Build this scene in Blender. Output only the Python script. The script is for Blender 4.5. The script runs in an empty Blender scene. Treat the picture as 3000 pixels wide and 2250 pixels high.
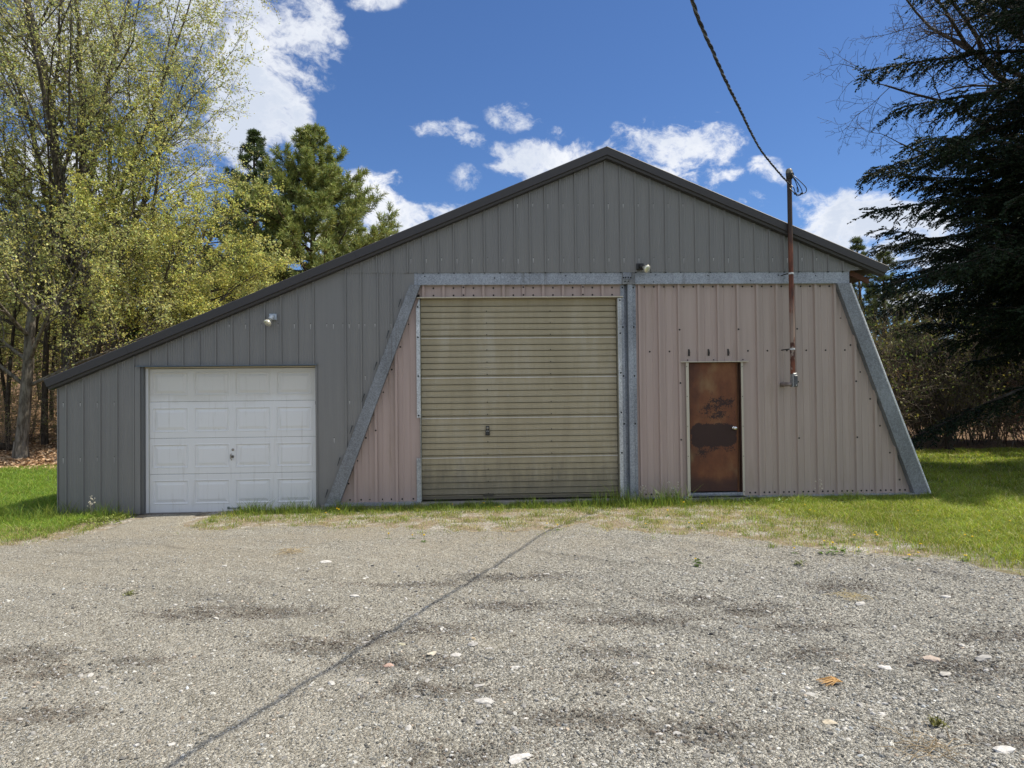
# Gray metal garage behind a gravel yard, trees and woods behind.  Units: metres; the camera stands at x=0, y=0.
import bpy, math, random
import numpy as np
from mathutils import Vector, Matrix
S = bpy.context.scene
COL = S.collection
random.seed(11)
rng = np.random.default_rng(11)
SX, SY = 0.60, 0.04                       # ground shift of a shadow per metre of height (sun to the right, just behind the front wall)
PI = math.pi

# ---------------------------------------------------------------- objects
def setp(o, label=None, cat=None, group=None, kind=None):
    if label: o['label'] = label
    if cat: o['category'] = cat
    if group: o['group'] = group
    if kind: o['kind'] = kind
    return o

def empty(name, loc=(0, 0, 0), label=None, cat=None, group=None):
    o = bpy.data.objects.new(name, None)
    o.location = loc
    o.empty_display_size = 0.2
    COL.objects.link(o)
    return setp(o, label, cat, group)

def dup(root, loc, rz=0.0, sc=(1, 1, 1), label=None, group=None):
    r = root.copy(); COL.objects.link(r)
    r.location = loc; r.rotation_euler = (0, 0, rz); r.scale = sc
    if label: r['label'] = label
    if group: r['group'] = group
    for ch in list(root.children):
        c = ch.copy(); COL.objects.link(c); c.parent = r
        for g in ch.children:
            d = g.copy(); COL.objects.link(d); d.parent = c
    return r

class MB:
    """collects faces and links them as one mesh object"""
    def __init__(s):
        s.V = []; s.n = 0; s.F = {}; s.C = []; s.hasc = False; s.NG = []
    def add(s, V, F, c=None):
        V = np.asarray(V, float).reshape(-1, 3)
        F = np.asarray(F, np.int64)
        if len(F) == 0: return
        k = F.shape[1]
        s.F.setdefault(k, []).append(F + s.n)
        s.V.append(V); s.n += len(V)
        if c is None: c = (1, 1, 1)
        c = np.asarray(c, float)
        if c.ndim == 1: c = np.tile(c, (len(V), 1))
        s.C.append(c)
    def box(s, x0, x1, y0, y1, z0, z1, c=None):
        V = [(x0,y0,z0),(x1,y0,z0),(x1,y1,z0),(x0,y1,z0),(x0,y0,z1),(x1,y0,z1),(x1,y1,z1),(x0,y1,z1)]
        F = [(0,3,2,1),(4,5,6,7),(0,1,5,4),(1,2,6,5),(2,3,7,6),(3,0,4,7)]
        s.add(V, F, c); return s
    def bbox(s, x0, x1, y0, y1, z0, z1, b=0.004, c=None):
        """box whose front (low y) edges are chamfered"""
        V = [(x0,y0+b,z0),(x1,y0+b,z0),(x1,y0+b,z1),(x0,y0+b,z1),(x0+b,y0,z0+b),(x1-b,y0,z0+b),(x1-b,y0,z1-b),(x0+b,y0,z1-b),
             (x0,y1,z0),(x1,y1,z0),(x1,y1,z1),(x0,y1,z1)]
        F = [(4,5,6,7),(0,1,5,4),(1,2,6,5),(2,3,7,6),(3,0,4,7),(0,8,9,1),(1,9,10,2),(2,10,11,3),(3,11,8,0),(8,11,10,9)]
        s.add(V, F, c); return s
    def prism(s, poly, y0, y1, c=None):
        """convex polygon in (x,z), front at y0, back at y1"""
        n = len(poly)
        V = [(a, y0, b) for a, b in poly] + [(a, y1, b) for a, b in poly]
        s.add(V, [(i, (i+1) % n, (i+1) % n + n, i + n) for i in range(n)], c)
        s.NG.append([s.n - 2*n + i for i in range(n)]); s.NG.append([s.n - n + i for i in range(n)][::-1])
        return s
    def loft(s, prof, off0, off1, c=None):
        """open profile (list of xyz) moved by two offsets"""
        P = np.asarray(prof, float); n = len(P)
        s.add(np.vstack([P + off0, P + off1]), [(i, i+1, n+i+1, n+i) for i in range(n-1)], c); return s
    def tube(s, pts, rad, k=6, c=None, cap=True):
        P = np.asarray(pts, float); n = len(P)
        R = np.broadcast_to(np.asarray(rad, float), (n,))
        T = np.gradient(P, axis=0)
        T /= np.linalg.norm(T, axis=1)[:, None] + 1e-12
        up = np.array([0.31, 0.17, 0.93]) if abs(T[0][2]) < 0.9 else np.array([1.0, 0.1, 0.0])
        U = np.cross(T, up); U /= np.linalg.norm(U, axis=1)[:, None] + 1e-12
        W = np.cross(T, U)
        a = np.arange(k) * 2 * PI / k
        V = P[:, None, :] + R[:, None, None] * (np.cos(a)[None, :, None] * U[:, None, :] + np.sin(a)[None, :, None] * W[:, None, :])
        i = np.arange(n - 1)[:, None] * k; j = np.arange(k)[None, :]; j2 = (j + 1) % k
        F = np.stack([i + j, i + j2, i + k + j2, i + k + j], -1).reshape(-1, 4)
        s.add(V.reshape(-1, 3), F, c)
        if cap:
            s.NG.append([s.n - n*k + q for q in range(k)][::-1]); s.NG.append([s.n - k + q for q in range(k)])
        return s
    def lathe(s, prof, org=(0, 0, 0), axis=(0, 0, 1), k=16, c=None):
        A = Vector(axis).normalized(); U = A.orthogonal().normalized(); W = A.cross(U)
        A, U, W = np.array(A), np.array(U), np.array(W); org = np.array(org, float)
        a = np.arange(k) * 2 * PI / k
        V = np.array([org + h*A + r*(math.cos(t)*U + math.sin(t)*W) for r, h in prof for t in a])
        n = len(prof); i = np.arange(n - 1)[:, None] * k; j = np.arange(k)[None, :]; j2 = (j + 1) % k
        s.add(V, np.stack([i + j, i + j2, i + k + j2, i + k + j], -1).reshape(-1, 4), c)
        return s
    def screw(s, x, y, z, r=0.015, c=(0.015, 0.014, 0.012)):
        """screw head with washer on a wall facing -y"""
        s.lathe([(r, 0), (r*.95, .003), (r*.5, .004), (r*.5, .008), (0.0005, .009)], (x, y, z), (0, -1, 0), 7, c); return s
    def build(s, name, mat, parent=None, smooth=False, loc=None, **kw):
        me = bpy.data.meshes.new(name)
        V = np.vstack(s.V); F = s.F
        ls, lv = [], []; st = 0
        for k, L in F.items():
            A = np.vstack(L); lv.append(A.ravel()); ls.append(st + np.arange(len(A)) * k); st += A.size
        for g in s.NG:
            lv.append(np.array(g)); ls.append(np.array([st])); st += len(g)
        lv = np.concatenate(lv).astype(np.int32); ls = np.concatenate(ls).astype(np.int32)
        me.vertices.add(len(V)); me.vertices.foreach_set('co', V.astype(np.float32).ravel())
        me.loops.add(len(lv)); me.loops.foreach_set('vertex_index', lv)
        me.polygons.add(len(ls)); me.polygons.foreach_set('loop_start', ls)
        ca = me.color_attributes.new('Col', 'FLOAT_COLOR', 'POINT')
        C = np.ones((len(V), 4), np.float32); C[:, :3] = np.vstack(s.C); ca.data.foreach_set('color', C.ravel())
        me.update(calc_edges=True); me.validate()
        me.polygons.foreach_set('use_smooth', np.full(len(ls), bool(smooth)))
        me.materials.append(mat)
        o = bpy.data.objects.new(name, me); COL.objects.link(o)
        if parent is not None: o.parent = parent
        if loc is not None: o.location = loc
        return setp(o, **kw)

# ---------------------------------------------------------------- material nodes
class NT:
    def __init__(s, name, world=False):
        s.m = bpy.data.worlds.new(name) if world else bpy.data.materials.new(name)
        s.m.use_nodes = True; s.t = s.m.node_tree; s.t.nodes.clear()
    def n(s, typ, ins=None, **props):
        nd = s.t.nodes.new(typ)
        for k, v in props.items(): setattr(nd, k, v)
        for k, v in (ins or {}).items(): s.put(nd.inputs[k], v)
        return nd
    def put(s, sock, v):
        if isinstance(v, bpy.types.NodeSocket): s.t.links.new(v, sock)
        elif isinstance(v, bpy.types.Node): s.t.links.new(v.outputs[0], sock)
        else:
            if sock.type == 'RGBA' and len(v) == 3: v = (*v, 1)
            sock.default_value = v
    def m2(s, op, a, b=0.0, c=0.0, clamp=False):
        nd = s.n('ShaderNodeMath', operation=op, use_clamp=clamp)
        s.put(nd.inputs[0], a); s.put(nd.inputs[1], b); s.put(nd.inputs[2], c); return nd.outputs[0]
    def mix(s, f, a, b, mode='MIX'):
        nd = s.n('ShaderNodeMix', data_type='RGBA', blend_type=mode)
        s.put(nd.inputs[0], f); s.put(nd.inputs[6], a); s.put(nd.inputs[7], b); return nd.outputs[2]
    def ss(s, v, a, b):
        nd = s.n('ShaderNodeMapRange', interpolation_type='SMOOTHSTEP')
        s.put(nd.inputs[0], v); nd.inputs[1].default_value = a; nd.inputs[2].default_value = b; return nd.outputs[0]
    def pos(s):
        return s.n('ShaderNodeNewGeometry').outputs['Position']
    def obj(s):
        return s.n('ShaderNodeTexCoord').outputs['Object']
    def mapv(s, v, sc=(1, 1, 1), loc=(0, 0, 0)):
        return s.n('ShaderNodeMapping', {'Vector': v, 'Scale': sc, 'Location': loc}).outputs[0]
    def noise(s, v, scale, detail=3.0, rough=0.55, dist=0.0):
        return s.n('ShaderNodeTexNoise', {'Vector': v, 'Scale': scale, 'Detail': detail, 'Roughness': rough, 'Distortion': dist}).outputs[0]
    def vor(s, v, scale, feature='F1', rnd=1.0):
        return s.n('ShaderNodeTexVoronoi', {'Vector': v, 'Scale': scale, 'Randomness': rnd}, feature=feature)
    def ramp(s, f, stops, interp='LINEAR'):
        nd = s.n('ShaderNodeValToRGB', {'Fac': f}); r = nd.color_ramp; r.interpolation = interp
        while len(r.elements) < len(stops): r.elements.new(0.5)
        for e, (p, c) in zip(r.elements, stops):
            e.position = p; e.color = (*c, 1) if len(c) == 3 else c
        return nd.outputs[0]
    def sep(s, v):
        return s.n('ShaderNodeSeparateXYZ', {0: v}).outputs
    def attr(s):
        return s.n('ShaderNodeAttribute', attribute_name='Col').outputs['Color']
    def bump(s, h, strength=0.3, dist=0.01):
        return s.n('ShaderNodeBump', {'Height': h, 'Strength': strength, 'Distance': dist}).outputs[0]
    def out(s, sh):
        o = s.n('ShaderNodeOutputMaterial'); s.put(o.inputs[0], sh); return s.m
    def pbr(s, col, rough=0.6, metal=0.0, normal=None, spec=0.5):
        ins = {'Base Color': col, 'Roughness': rough, 'Metallic': metal, 'Specular IOR Level': spec}
        if normal is not None: ins['Normal'] = normal
        return s.n('ShaderNodeBsdfPrincipled', ins).outputs[0]

def hexl(r, g, b):
    f = lambda c: (c/255/12.92) if c/255 <= .04045 else ((c/255+.055)/1.055)**2.4
    return (f(r), f(g), f(b))

def mat_painted(name, col, var=0.06, rough=0.42, streak=0.5, dirt=(0.10, 0.085, 0.06), coverage=0.0, spec=0.5):
    """painted sheet metal: faint vertical water streaks, chalky patches, screws coloured by attribute"""
    t = NT(name); p = t.pos()
    st = t.noise(t.mapv(p, (14, 14, 0.5)), 1.6, 4, .6)
    cl = t.noise(t.mapv(p, (1, 1, .6)), 1.3, 4, .6)
    sp = t.noise(p, 55, 2, .5)
    v = t.m2('MULTIPLY_ADD', t.m2('SUBTRACT', st, .5), streak, t.m2('MULTIPLY', t.m2('SUBTRACT', cl, .5), .8))
    v = t.m2('MULTIPLY_ADD', t.m2('SUBTRACT', sp, .5), .25, v)
    c = t.mix(1.0, col, t.n('ShaderNodeCombineColor', {0: t.m2('MULTIPLY_ADD', v, var*6, 1.0), 1: t.m2('MULTIPLY_ADD', v, var*6, 1.0), 2: t.m2('MULTIPLY_ADD', v, var*5.5, 1.0)}).outputs[0], 'MULTIPLY')
    if coverage:
        d = t.m2('MULTIPLY', t.ss(t.noise(t.mapv(p, (3, 3, .9)), 1.1, 5, .65), .5, .72), coverage)
        c = t.mix(d, c, dirt)
    c = t.mix(1.0, c, t.attr(), 'MULTIPLY')
    r = t.m2('MULTIPLY_ADD', t.m2('SUBTRACT', cl, .5), .3, rough)
    return t.out(t.pbr(c, r, 0.0, t.bump(t.noise(t.mapv(p, (1, 1, .4)), 3.0, 2), .15, .01), spec))

def mat_galv(name, col=(0.34, 0.37, 0.41), metal=0.55):
    t = NT(name); p = t.pos()
    v1 = t.vor(p, 95).outputs['Color']; v2 = t.vor(p, 40).outputs['Color']
    g = t.m2('ADD', t.m2('MULTIPLY', t.sep(v1)[0], .75), t.m2('MULTIPLY', t.sep(v2)[1], .35))
    cl = t.noise(t.mapv(p, (1, 1, .5)), 2.2, 4, .6)
    k = t.m2('ADD', t.m2('MULTIPLY_ADD', g, .62, .62), t.m2('MULTIPLY', t.m2('SUBTRACT', cl, .5), 1.0))
    c = t.mix(1.0, col, t.n('ShaderNodeCombineColor', {0: k, 1: k, 2: k}).outputs[0], 'MULTIPLY')
    st = t.ss(t.noise(t.mapv(p, (9, 9, .4)), 1.5, 4, .6), .58, .75)
    c = t.mix(t.m2('MULTIPLY', st, .5), c, (0.11, 0.105, 0.098))
    c = t.mix(1.0, c, t.attr(), 'MULTIPLY')
    return t.out(t.pbr(c, t.m2('MULTIPLY_ADD', t.sep(v1)[1], .2, .42), metal, t.bump(cl, .1, .01)))

def mat_plain(name, col, rough=0.6, metal=0.0, var=0.25, scale=20.0, spec=0.5):
    t = NT(name); p = t.obj()
    n = t.m2('MULTIPLY_ADD', t.m2('SUBTRACT', t.noise(p, scale, 4, .6), .5), var*2, 1.0)
    c = t.mix(1.0, col, t.n('ShaderNodeCombineColor', {0: n, 1: n, 2: n}).outputs[0], 'MULTIPLY')
    c = t.mix(1.0, c, t.attr(), 'MULTIPLY')
    return t.out(t.pbr(c, rough, metal, t.bump(t.noise(p, scale*2, 3), .15, .005), spec))

def mat_leaf(name, transl=0.35, rough=0.55, spec=0.3, gain=(1, 1, 1)):
    """leaf or blade: colour per leaf from the attribute, part of the light passes through"""
    t = NT(name); c = t.mix(1.0, t.attr(), gain, 'MULTIPLY')
    a = t.pbr(c, rough, 0, None, spec)
    tr = t.n('ShaderNodeBsdfTranslucent', {'Color': t.mix(1.0, c, (1.12, 1.15, .85), 'MULTIPLY')}).outputs[0]
    mx = t.n('ShaderNodeMixShader', {0: transl, 1: a, 2: tr}).outputs[0]
    return t.out(mx)

def mat_bark(name, c1, c2, scale=6.0):
    t = NT(name); p = t.obj()
    n = t.noise(t.mapv(p, (3, 3, .7)), scale, 5, .65)
    l = t.noise(p, 2.2, 4, .6)
    c = t.mix(t.ss(n, .35, .65), c1, c2)
    c = t.mix(t.m2('MULTIPLY', t.ss(l, .55, .7), .5), c, (0.20, 0.20, 0.17))
    c = t.mix(1.0, c, t.attr(), 'MULTIPLY')
    return t.out(t.pbr(c, .9, 0, t.bump(n, .8, .03), .2))
# ---------------------------------------------------------------- camera (26 mm-like phone lens, level, standing eye height)
def cam_axes(pit, rol, yaw):
    def vec(u, v, w):
        c, s = math.cos(rol), math.sin(rol); u, v = c*u - s*v, s*u + c*v
        y = w*math.cos(pit) - v*math.sin(pit); z = w*math.sin(pit) + v*math.cos(pit)
        return Vector((u*math.cos(yaw) + y*math.sin(yaw), -u*math.sin(yaw) + y*math.cos(yaw), z))
    return vec(1, 0, 0), vec(0, 1, 0), -vec(0, 0, 1)
r_, u_, b_ = cam_axes(0.01744765, -0.01129934, 0.04656526)
cd = bpy.data.cameras.new('camera'); cam = bpy.data.objects.new('camera', cd); COL.objects.link(cam)
cd.sensor_width = 36; cd.lens = 36*2080/3000; cd.clip_end = 3000; cd.clip_start = 0.05
M = Matrix((r_, u_, b_)).transposed().to_4x4(); M.translation = (0, 0, 1.65); cam.matrix_world = M
S.camera = cam
S.view_settings.view_transform = 'Standard'; S.view_settings.look = 'None'
S.view_settings.exposure = 0.45; S.view_settings.gamma = 1.0
S.cycles.max_bounces = 6; S.cycles.diffuse_bounces = 3; S.cycles.glossy_bounces = 3; S.cycles.transmission_bounces = 3
S.cycles.use_adaptive_sampling = True; S.cycles.adaptive_threshold = 0.015
S.cycles.denoising_prefilter = 'ACCURATE'
S.cycles.use_denoising = True

# ---------------------------------------------------------------- sun and sky
sd = Vector((SX, SY, 1)).normalized()
sl = bpy.data.lights.new('sun', 'SUN'); sl.energy = 4.6; sl.angle = math.radians(0.53); sl.color = (1.0, 0.915, 0.77)
so = bpy.data.objects.new('sun', sl); COL.objects.link(so); so.rotation_euler = sd.to_track_quat('Z', 'Y').to_euler(); so.location = (20, 0, 40)

w = NT('World', True); S.world = w.m
sky = w.n('ShaderNodeTexSky', sky_type='NISHITA', sun_disc=False, sun_elevation=math.asin(sd.z), sun_rotation=math.atan2(sd.x, sd.y),
          altitude=300.0, air_density=1.0, dust_density=0.35, ozone_density=2.6)
d = w.n('ShaderNodeTexCoord').outputs['Generated']
wn = w.n('ShaderNodeTexNoise', {'Vector': d, 'Scale': 5.0, 'Detail': 5.0, 'Roughness': .6})
warp = w.n('ShaderNodeVectorMath', {0: wn.outputs['Color'], 1: (.5, .5, .5)}, operation='SUBTRACT').outputs[0]
warp = w.n('ShaderNodeVectorMath', {0: warp, 'Scale': 0.085}, operation='SCALE').outputs[0]
dw = w.n('ShaderNodeVectorMath', {0: d, 1: warp}, operation='ADD').outputs[0]
sx, sy, sz = w.sep(dw)
yy = w.m2('MAXIMUM', sy, 0.15)
ga = w.m2('DIVIDE', sx, yy); ge = w.m2('DIVIDE', sz, yy)
# cloud banks: bearing (x/y), height (z/y), half sizes, weight
CL = [(-.36, .56, .085, .085, 1.1), (-.33, .43, .055, .10, 1.0), (-.25, .50, .05, .06, .75), (-.40, .33, .04, .07, .7), (-.27, .39, .03, .05, .62),
      (-.55, .47, .10, .09, .8), (-.62, .31, .07, .05, .7), (-.53, .26, .06, .05, .8), (-.47, .62, .12, .06, .9), (-.14, .56, .05, .02, .42),
      (.063, .400, .034, .019, .66), (-.04, .385, .045, .014, .52), (-.01, .365, .03, .014, .55), (.04, .352, .05, .012, .5), (.13, .375, .04, .012, .42), (.20, .325, .06, .015, .55), (.24, .30, .05, .015, .5), (-.02, .31, .03, .02, .42), (.38, .275, .05, .018, .5), (.09, .335, .06, .028, .62), (.165, .345, .05, .02, .62), (.035,.335,.03,.014,.45),
      (.285, .352, .075, .026, .95), (.32, .318, .05, .016, .6), (.335, .300, .05, .02, .62), (.42, .320, .03, .018, .55), (.02, .275, .02, .02, .36), (.345, .395, .018, .014, .35),
      (.58, .255, .10, .035, 1.05), (.53, .243, .05, .022, .7), (.66, .20, .07, .04, .85), (.62, .13, .05, .03, .8), (.70, .11, .06, .04, .8),
      (-.14, .285, .035, .035, .9), (-.125, .245, .055, .03, 1.0), (-.05, .262, .035, .016, .75), (-.17, .22, .06, .03, .9), (.10, .22, .2, .02, .3)]
tot = None
for a, e, ra, re, wt in CL:
    u = w.m2('MULTIPLY', w.m2('SUBTRACT', ga, a), 1/ra); v = w.m2('MULTIPLY', w.m2('SUBTRACT', ge, e), 1/re)
    q = w.m2('ADD', w.m2('MULTIPLY', u, u), w.m2('MULTIPLY', v, v))
    g = w.m2('MULTIPLY', w.m2('POWER', 2.718, w.m2('MULTIPLY', q, -0.55)), wt)
    tot = g if tot is None else w.m2('MAXIMUM', tot, g)
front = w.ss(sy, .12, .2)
away = w.ss(w.noise(d, 2.2, 5, .6), .40, .54)             # unseen cloud cover over the rest of the sky, thickened to light the front wall
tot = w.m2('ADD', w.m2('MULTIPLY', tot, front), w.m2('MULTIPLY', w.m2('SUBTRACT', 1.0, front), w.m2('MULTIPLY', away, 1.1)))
n1 = w.noise(w.mapv(dw, (1, 1, 1.6)), 12.5, 12, .67)
n2 = w.noise(w.mapv(dw, (1, 1, 1.4)), 7.0, 6, .55)
den = w.m2('ADD', tot, w.m2('MULTIPLY', w.m2('SUBTRACT', n1, .5), 3.3))
den = w.m2('MULTIPLY', den, w.ss(tot, .08, .42))
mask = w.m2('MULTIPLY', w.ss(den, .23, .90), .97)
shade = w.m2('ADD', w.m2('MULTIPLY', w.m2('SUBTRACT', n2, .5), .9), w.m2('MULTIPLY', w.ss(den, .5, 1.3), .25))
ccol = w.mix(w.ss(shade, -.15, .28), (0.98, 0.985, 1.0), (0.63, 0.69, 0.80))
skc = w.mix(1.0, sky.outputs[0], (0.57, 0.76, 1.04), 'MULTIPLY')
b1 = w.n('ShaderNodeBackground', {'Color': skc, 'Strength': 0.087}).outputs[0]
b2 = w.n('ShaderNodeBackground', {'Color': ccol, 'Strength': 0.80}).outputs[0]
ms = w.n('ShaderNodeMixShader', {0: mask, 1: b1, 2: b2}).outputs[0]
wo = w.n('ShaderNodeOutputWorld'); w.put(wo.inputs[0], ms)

# ---------------------------------------------------------------- terrain
def wav(x, y, s, seed=0):
    """cheap smooth pseudo noise, about -1..1"""
    r = np.random.default_rng(seed); o = 0
    for k in range(6):
        a = r.uniform(0, 2*PI); f = r.uniform(.6, 1.9)/s; ph = r.uniform(0, 6.28)
        o = o + np.sin((x*math.cos(a) + y*math.sin(a))*f*2*PI*.5 + ph)
    return o/3.2
def smo(v, a, b):
    t = np.clip((v - a)/(b - a), 0, 1); return t*t*(3 - 2*t)
def hgt(x, y):
    x = np.asarray(x, float); y = np.asarray(y, float)
    left = 1 - smo(x, -9, 6)
    h = -0.03*smo(y, 7, 10) - 0.045*smo(-x, 1.5, 5)*smo(y, 7, 10)
    h = h + 0.014*wav(x, y, 2.2, 3) + 0.03*wav(x, y, 9, 4)*smo(np.abs(y - 6), 6, 14)
    up = (0.085*np.clip(y - 18.2, 0, 6) + 0.17*np.clip(y - 24, 0, 90) + 0.02*np.clip(y-18.2, 0, 200))
    h = h + up*(left*.75 + .08) + 0.12*wav(x, y, 5, 5)*smo(y, 20, 28)
    return h
def H(x, y): return float(hgt(x, y))
GX = [-30, -14, -9, -6.5, -5.67, -5.23, -4.98, -4.93, -4.2, -4.15, -3.75, -3.31, -2.79, -1.81, -.9, .18, 1.26, 2.05, 2.57, 3.16, 3.86, 4.32, 4.53, 4.76, 5.3, 6.4, 8, 12]
GY = [4.5, 6.4, 7.7, 8.35, 8.65, 8.9, 9.4, 10.75, 10.7, 10.0, 9.5, 9.25, 9.65, 9.35, 9.15, 8.85, 8.9, 8.6, 8.24, 7.7, 7.2, 6.8, 6.4, 6.05, 5.2, 4.0, 2.2, -4]
def gin(x, y):
    """distance into the gravel (positive inside)"""
    return np.interp(x, GX, GY) - y + 0.17*wav(x, y, .9, 8) + 0.12*wav(x, y, .33, 9) + 0.07*wav(x, y, .12, 10)

def gridmesh(xs, ys, zf, name, m, **kw):
    X, Y = np.meshgrid(xs, ys); Z = zf(X, Y)
    nx, ny = len(xs), len(ys)
    i = np.arange(ny - 1)[:, None]*nx + np.arange(nx - 1)[None, :]
    F = np.stack([i, i + 1, i + nx + 1, i + nx], -1).reshape(-1, 4)
    b = MB(); b.add(np.stack([X, Y, Z], -1).reshape(-1, 3), F); return b.build(name, m, smooth=True, **kw)

PATCH = [(3.06,5.94,.34,.16),(2.27,4.97,.34,.12),(1.04,3.44,.33,.14),(.81,4.51,.28,.12),(.72,4.15,.20,.10),(1.41,4.26,.16,.10),(2.1,5.39,.34,.14),(1.7,5.68,.36,.12),
         (2.11,4.45,.26,.12),(2.89,4.16,.34,.2),(2.46,3.27,.22,.10),(-2.99,4.77,.4,.16),(-2.63,4.47,.26,.12),(-2.14,4.62,.24,.09),(-1.82,5.55,.75,.16),(-.45,5.01,.5,.16),
         (-.54,4.42,.5,.14),(-.24,3.99,.4,.13),(-1.04,4.79,.45,.14),(-2.3,3.88,.3,.1),(.2,5.6,.5,.14),(1.1,5.2,.5,.13),(.3,6.5,.6,.14),(-.6,6.3,.5,.1),(3.6,4.6,.5,.16),(3.3,3.7,.4,.14),(.5,3.6,.35,.12),(-.1,3.3,.3,.12)]
def mat_gravel():
    t = NT('gravel'); p = t.pos()
    x, y, z = t.sep(p)
    f1 = t.vor(p, 150); f2 = t.vor(p, 62); f3 = t.vor(p, 27)
    g1 = t.sep(f1.outputs['Color'])[0]; g2 = t.sep(f2.outputs['Color'])[1]; g3 = t.sep(f3.outputs['Color'])[2]
    g = t.m2('ADD', t.m2('MULTIPLY', g1, .55), t.m2('MULTIPLY', g2, .45))
    c = t.ramp(g, [(.10, (.045, .044, .041)), (.34, (.175, .167, .152)), (.56, (.33, .315, .29)), (.78, (.52, .50, .465)), (.95, (.78, .76, .72))])
    big = t.ss(g3, .86, .93)
    c = t.mix(t.m2('MULTIPLY', big, t.ss(f3.outputs['Distance'], .42, .30)), c, (.5, .48, .45))
    tint = t.noise(t.mapv(p, (1, 1.6, 1)), .55, 4, .6)
    side = t.ss(t.m2('ADD', x, t.m2('MULTIPLY', t.m2('SUBTRACT', tint, .5), 7.0)), 2.2, -1.6)
    c = t.mix(t.m2('MULTIPLY', side, .34), c, (.36, .322, .26))            # tan fines on the left
    c = t.mix(t.m2('MULTIPLY', t.m2('MULTIPLY', t.ss(y, 6.0, 8.4), t.ss(t.noise(p, .9, 5, .65), .35, .6)), .45), c, (.35, .305, .24))
    fl = t.noise(t.mapv(p, (1, 1.2, 1), (3, 1, 0)), 1.6, 7, .68)
    dark = t.m2('MULTIPLY', t.ss(fl, .57, .72), .55)
    # wheel tracks sweeping round towards the doors
    dx = t.m2('ADD', x, 9.0); dy = t.m2('SUBTRACT', y, -1.5)
    rad = t.m2('SQRT', t.m2('ADD', t.m2('MULTIPLY', dx, dx), t.m2('MULTIPLY', t.m2('MULTIPLY', dy, dy), 1.6)))
    rad = t.m2('ADD', rad, t.m2('MULTIPLY', t.noise(p, .8, 3), .9))
    trk = t.noise(t.n('ShaderNodeCombineXYZ', {0: rad, 1: t.m2('MULTIPLY', x, .12)}).outputs[0], 2.6, 5, .65)
    c = t.mix(t.m2('MULTIPLY', t.ss(trk, .52, .70), .42), c, (.09, .085, .077))
    c = t.mix(t.m2('MULTIPLY', t.ss(trk, .46, .30), .34), c, (.50, .475, .43))
    wob = t.noise(p, 5.5, 8, .72); mot = t.noise(p, 9.0, 7, .75)
    for px, py, rx, ry in PATCH:
        u = t.m2('MULTIPLY', t.m2('SUBTRACT', x, px), 1/(rx*1.15)); v = t.m2('MULTIPLY', t.m2('SUBTRACT', y, py), 1/(ry*1.3))
        q = t.m2('ADD', t.m2('MULTIPLY', u, u), t.m2('MULTIPLY', v, v))
        q = t.m2('ADD', q, t.m2('MULTIPLY', t.m2('SUBTRACT', wob, .5), 4.6))
        dark = t.m2('MAXIMUM', dark, t.m2('MULTIPLY', t.ss(q, .95, .1), .80))
    dark = t.m2('MULTIPLY', dark, t.m2('MULTIPLY_ADD', t.ss(mot, .36, .62), .85, .25))
    brown = t.noise(p, 1.9, 3, .5)
    dc = t.mix(t.ss(brown, .4, .6), (.085, .068, .055), (.085, .083, .078))
    c = t.mix(dark, c, t.mix(.72, c, dc))
    c = t.mix(1.0, c, (.975, .99, .955), 'MULTIPLY')
    hh = t.m2('ADD', t.m2('MULTIPLY', f2.outputs['Distance'], -1.0), t.m2('MULTIPLY', f1.outputs['Distance'], -.5))
    hh = t.m2('ADD', hh, t.m2('MULTIPLY', t.noise(p, 9, 4, .6), 1.6))
    return t.out(t.pbr(c, .9, 0, t.bump(hh, 1.0, .018), .25))
def mat_ground():
    t = NT('soil'); p = t.pos(); x, y, z = t.sep(p)
    n = t.noise(p, 26, 5, .7); l = t.noise(p, 1.4, 4, .6)
    soil = t.ramp(n, [(.25, (.07, .058, .042)), (.5, (.20, .165, .115)), (.72, (.38, .315, .215))])
    v1 = t.vor(p, 130); v2 = t.vor(p, 60)
    grit = t.ramp(t.m2('ADD', t.m2('MULTIPLY', t.sep(v1.outputs['Color'])[0], .55), t.m2('MULTIPLY', t.sep(v2.outputs['Color'])[1], .45)), [(.10, (.05, .047, .042)), (.34, (.18, .17, .15)), (.56, (.33, .31, .275)), (.78, (.50, .475, .43)), (.95, (.74, .71, .65))])
    soil = t.mix(t.ss(t.noise(p, 3.2, 6, .7), .38, .56), grit, soil)
    grs = t.ramp(n, [(.25, (.018, .032, .008)), (.55, (.055, .10, .02)), (.8, (.14, .18, .05))])
    lit = t.ramp(t.noise(p, 11, 6, .75), [(.25, (.05, .032, .02)), (.45, (.19, .12, .072)), (.62, (.36, .25, .16)), (.85, (.55, .42, .29))])
    # lawn to the left and right, thatch in front of the wall, leaf litter under the woods
    lawn = t.m2('MAXIMUM', t.ss(t.m2('ADD', x, t.m2('MULTIPLY', l, 1.4)), 4.9, 6.6), t.ss(t.m2('ADD', x, t.m2('MULTIPLY', l, .8)), -5.9, -6.6))
    c = t.mix(t.m2('MULTIPLY', lawn, .85), soil, grs)
    wood = t.ss(t.m2('ADD', y, t.m2('MULTIPLY', l, .8)), 18.5, 18.9)
    c = t.mix(wood, c, lit)
    far = t.ss(y, 60, 90)
    c = t.mix(t.m2('MULTIPLY', far, .6), c, (.05, .06, .025))
    return t.out(t.pbr(c, .95, 0, t.bump(n, .8, .02), .15))
def gz(X, Y):
    return hgt(X, Y) - 0.035*smo(gin(X, Y), 0.05, .4)*(Y > -5)*(X > -12)*(X < 8.1)
def uneven(a, b, c, d, step, fr):
    near = np.arange(b, c + 1e-6, step)
    lo = -np.geomspace(-b + .1 if b < 0 else .1, -a, 18)[::-1] if a < b else []
    hi = np.geomspace(c + step, d, 22)
    return np.concatenate([lo[:-1], near, hi])
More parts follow.
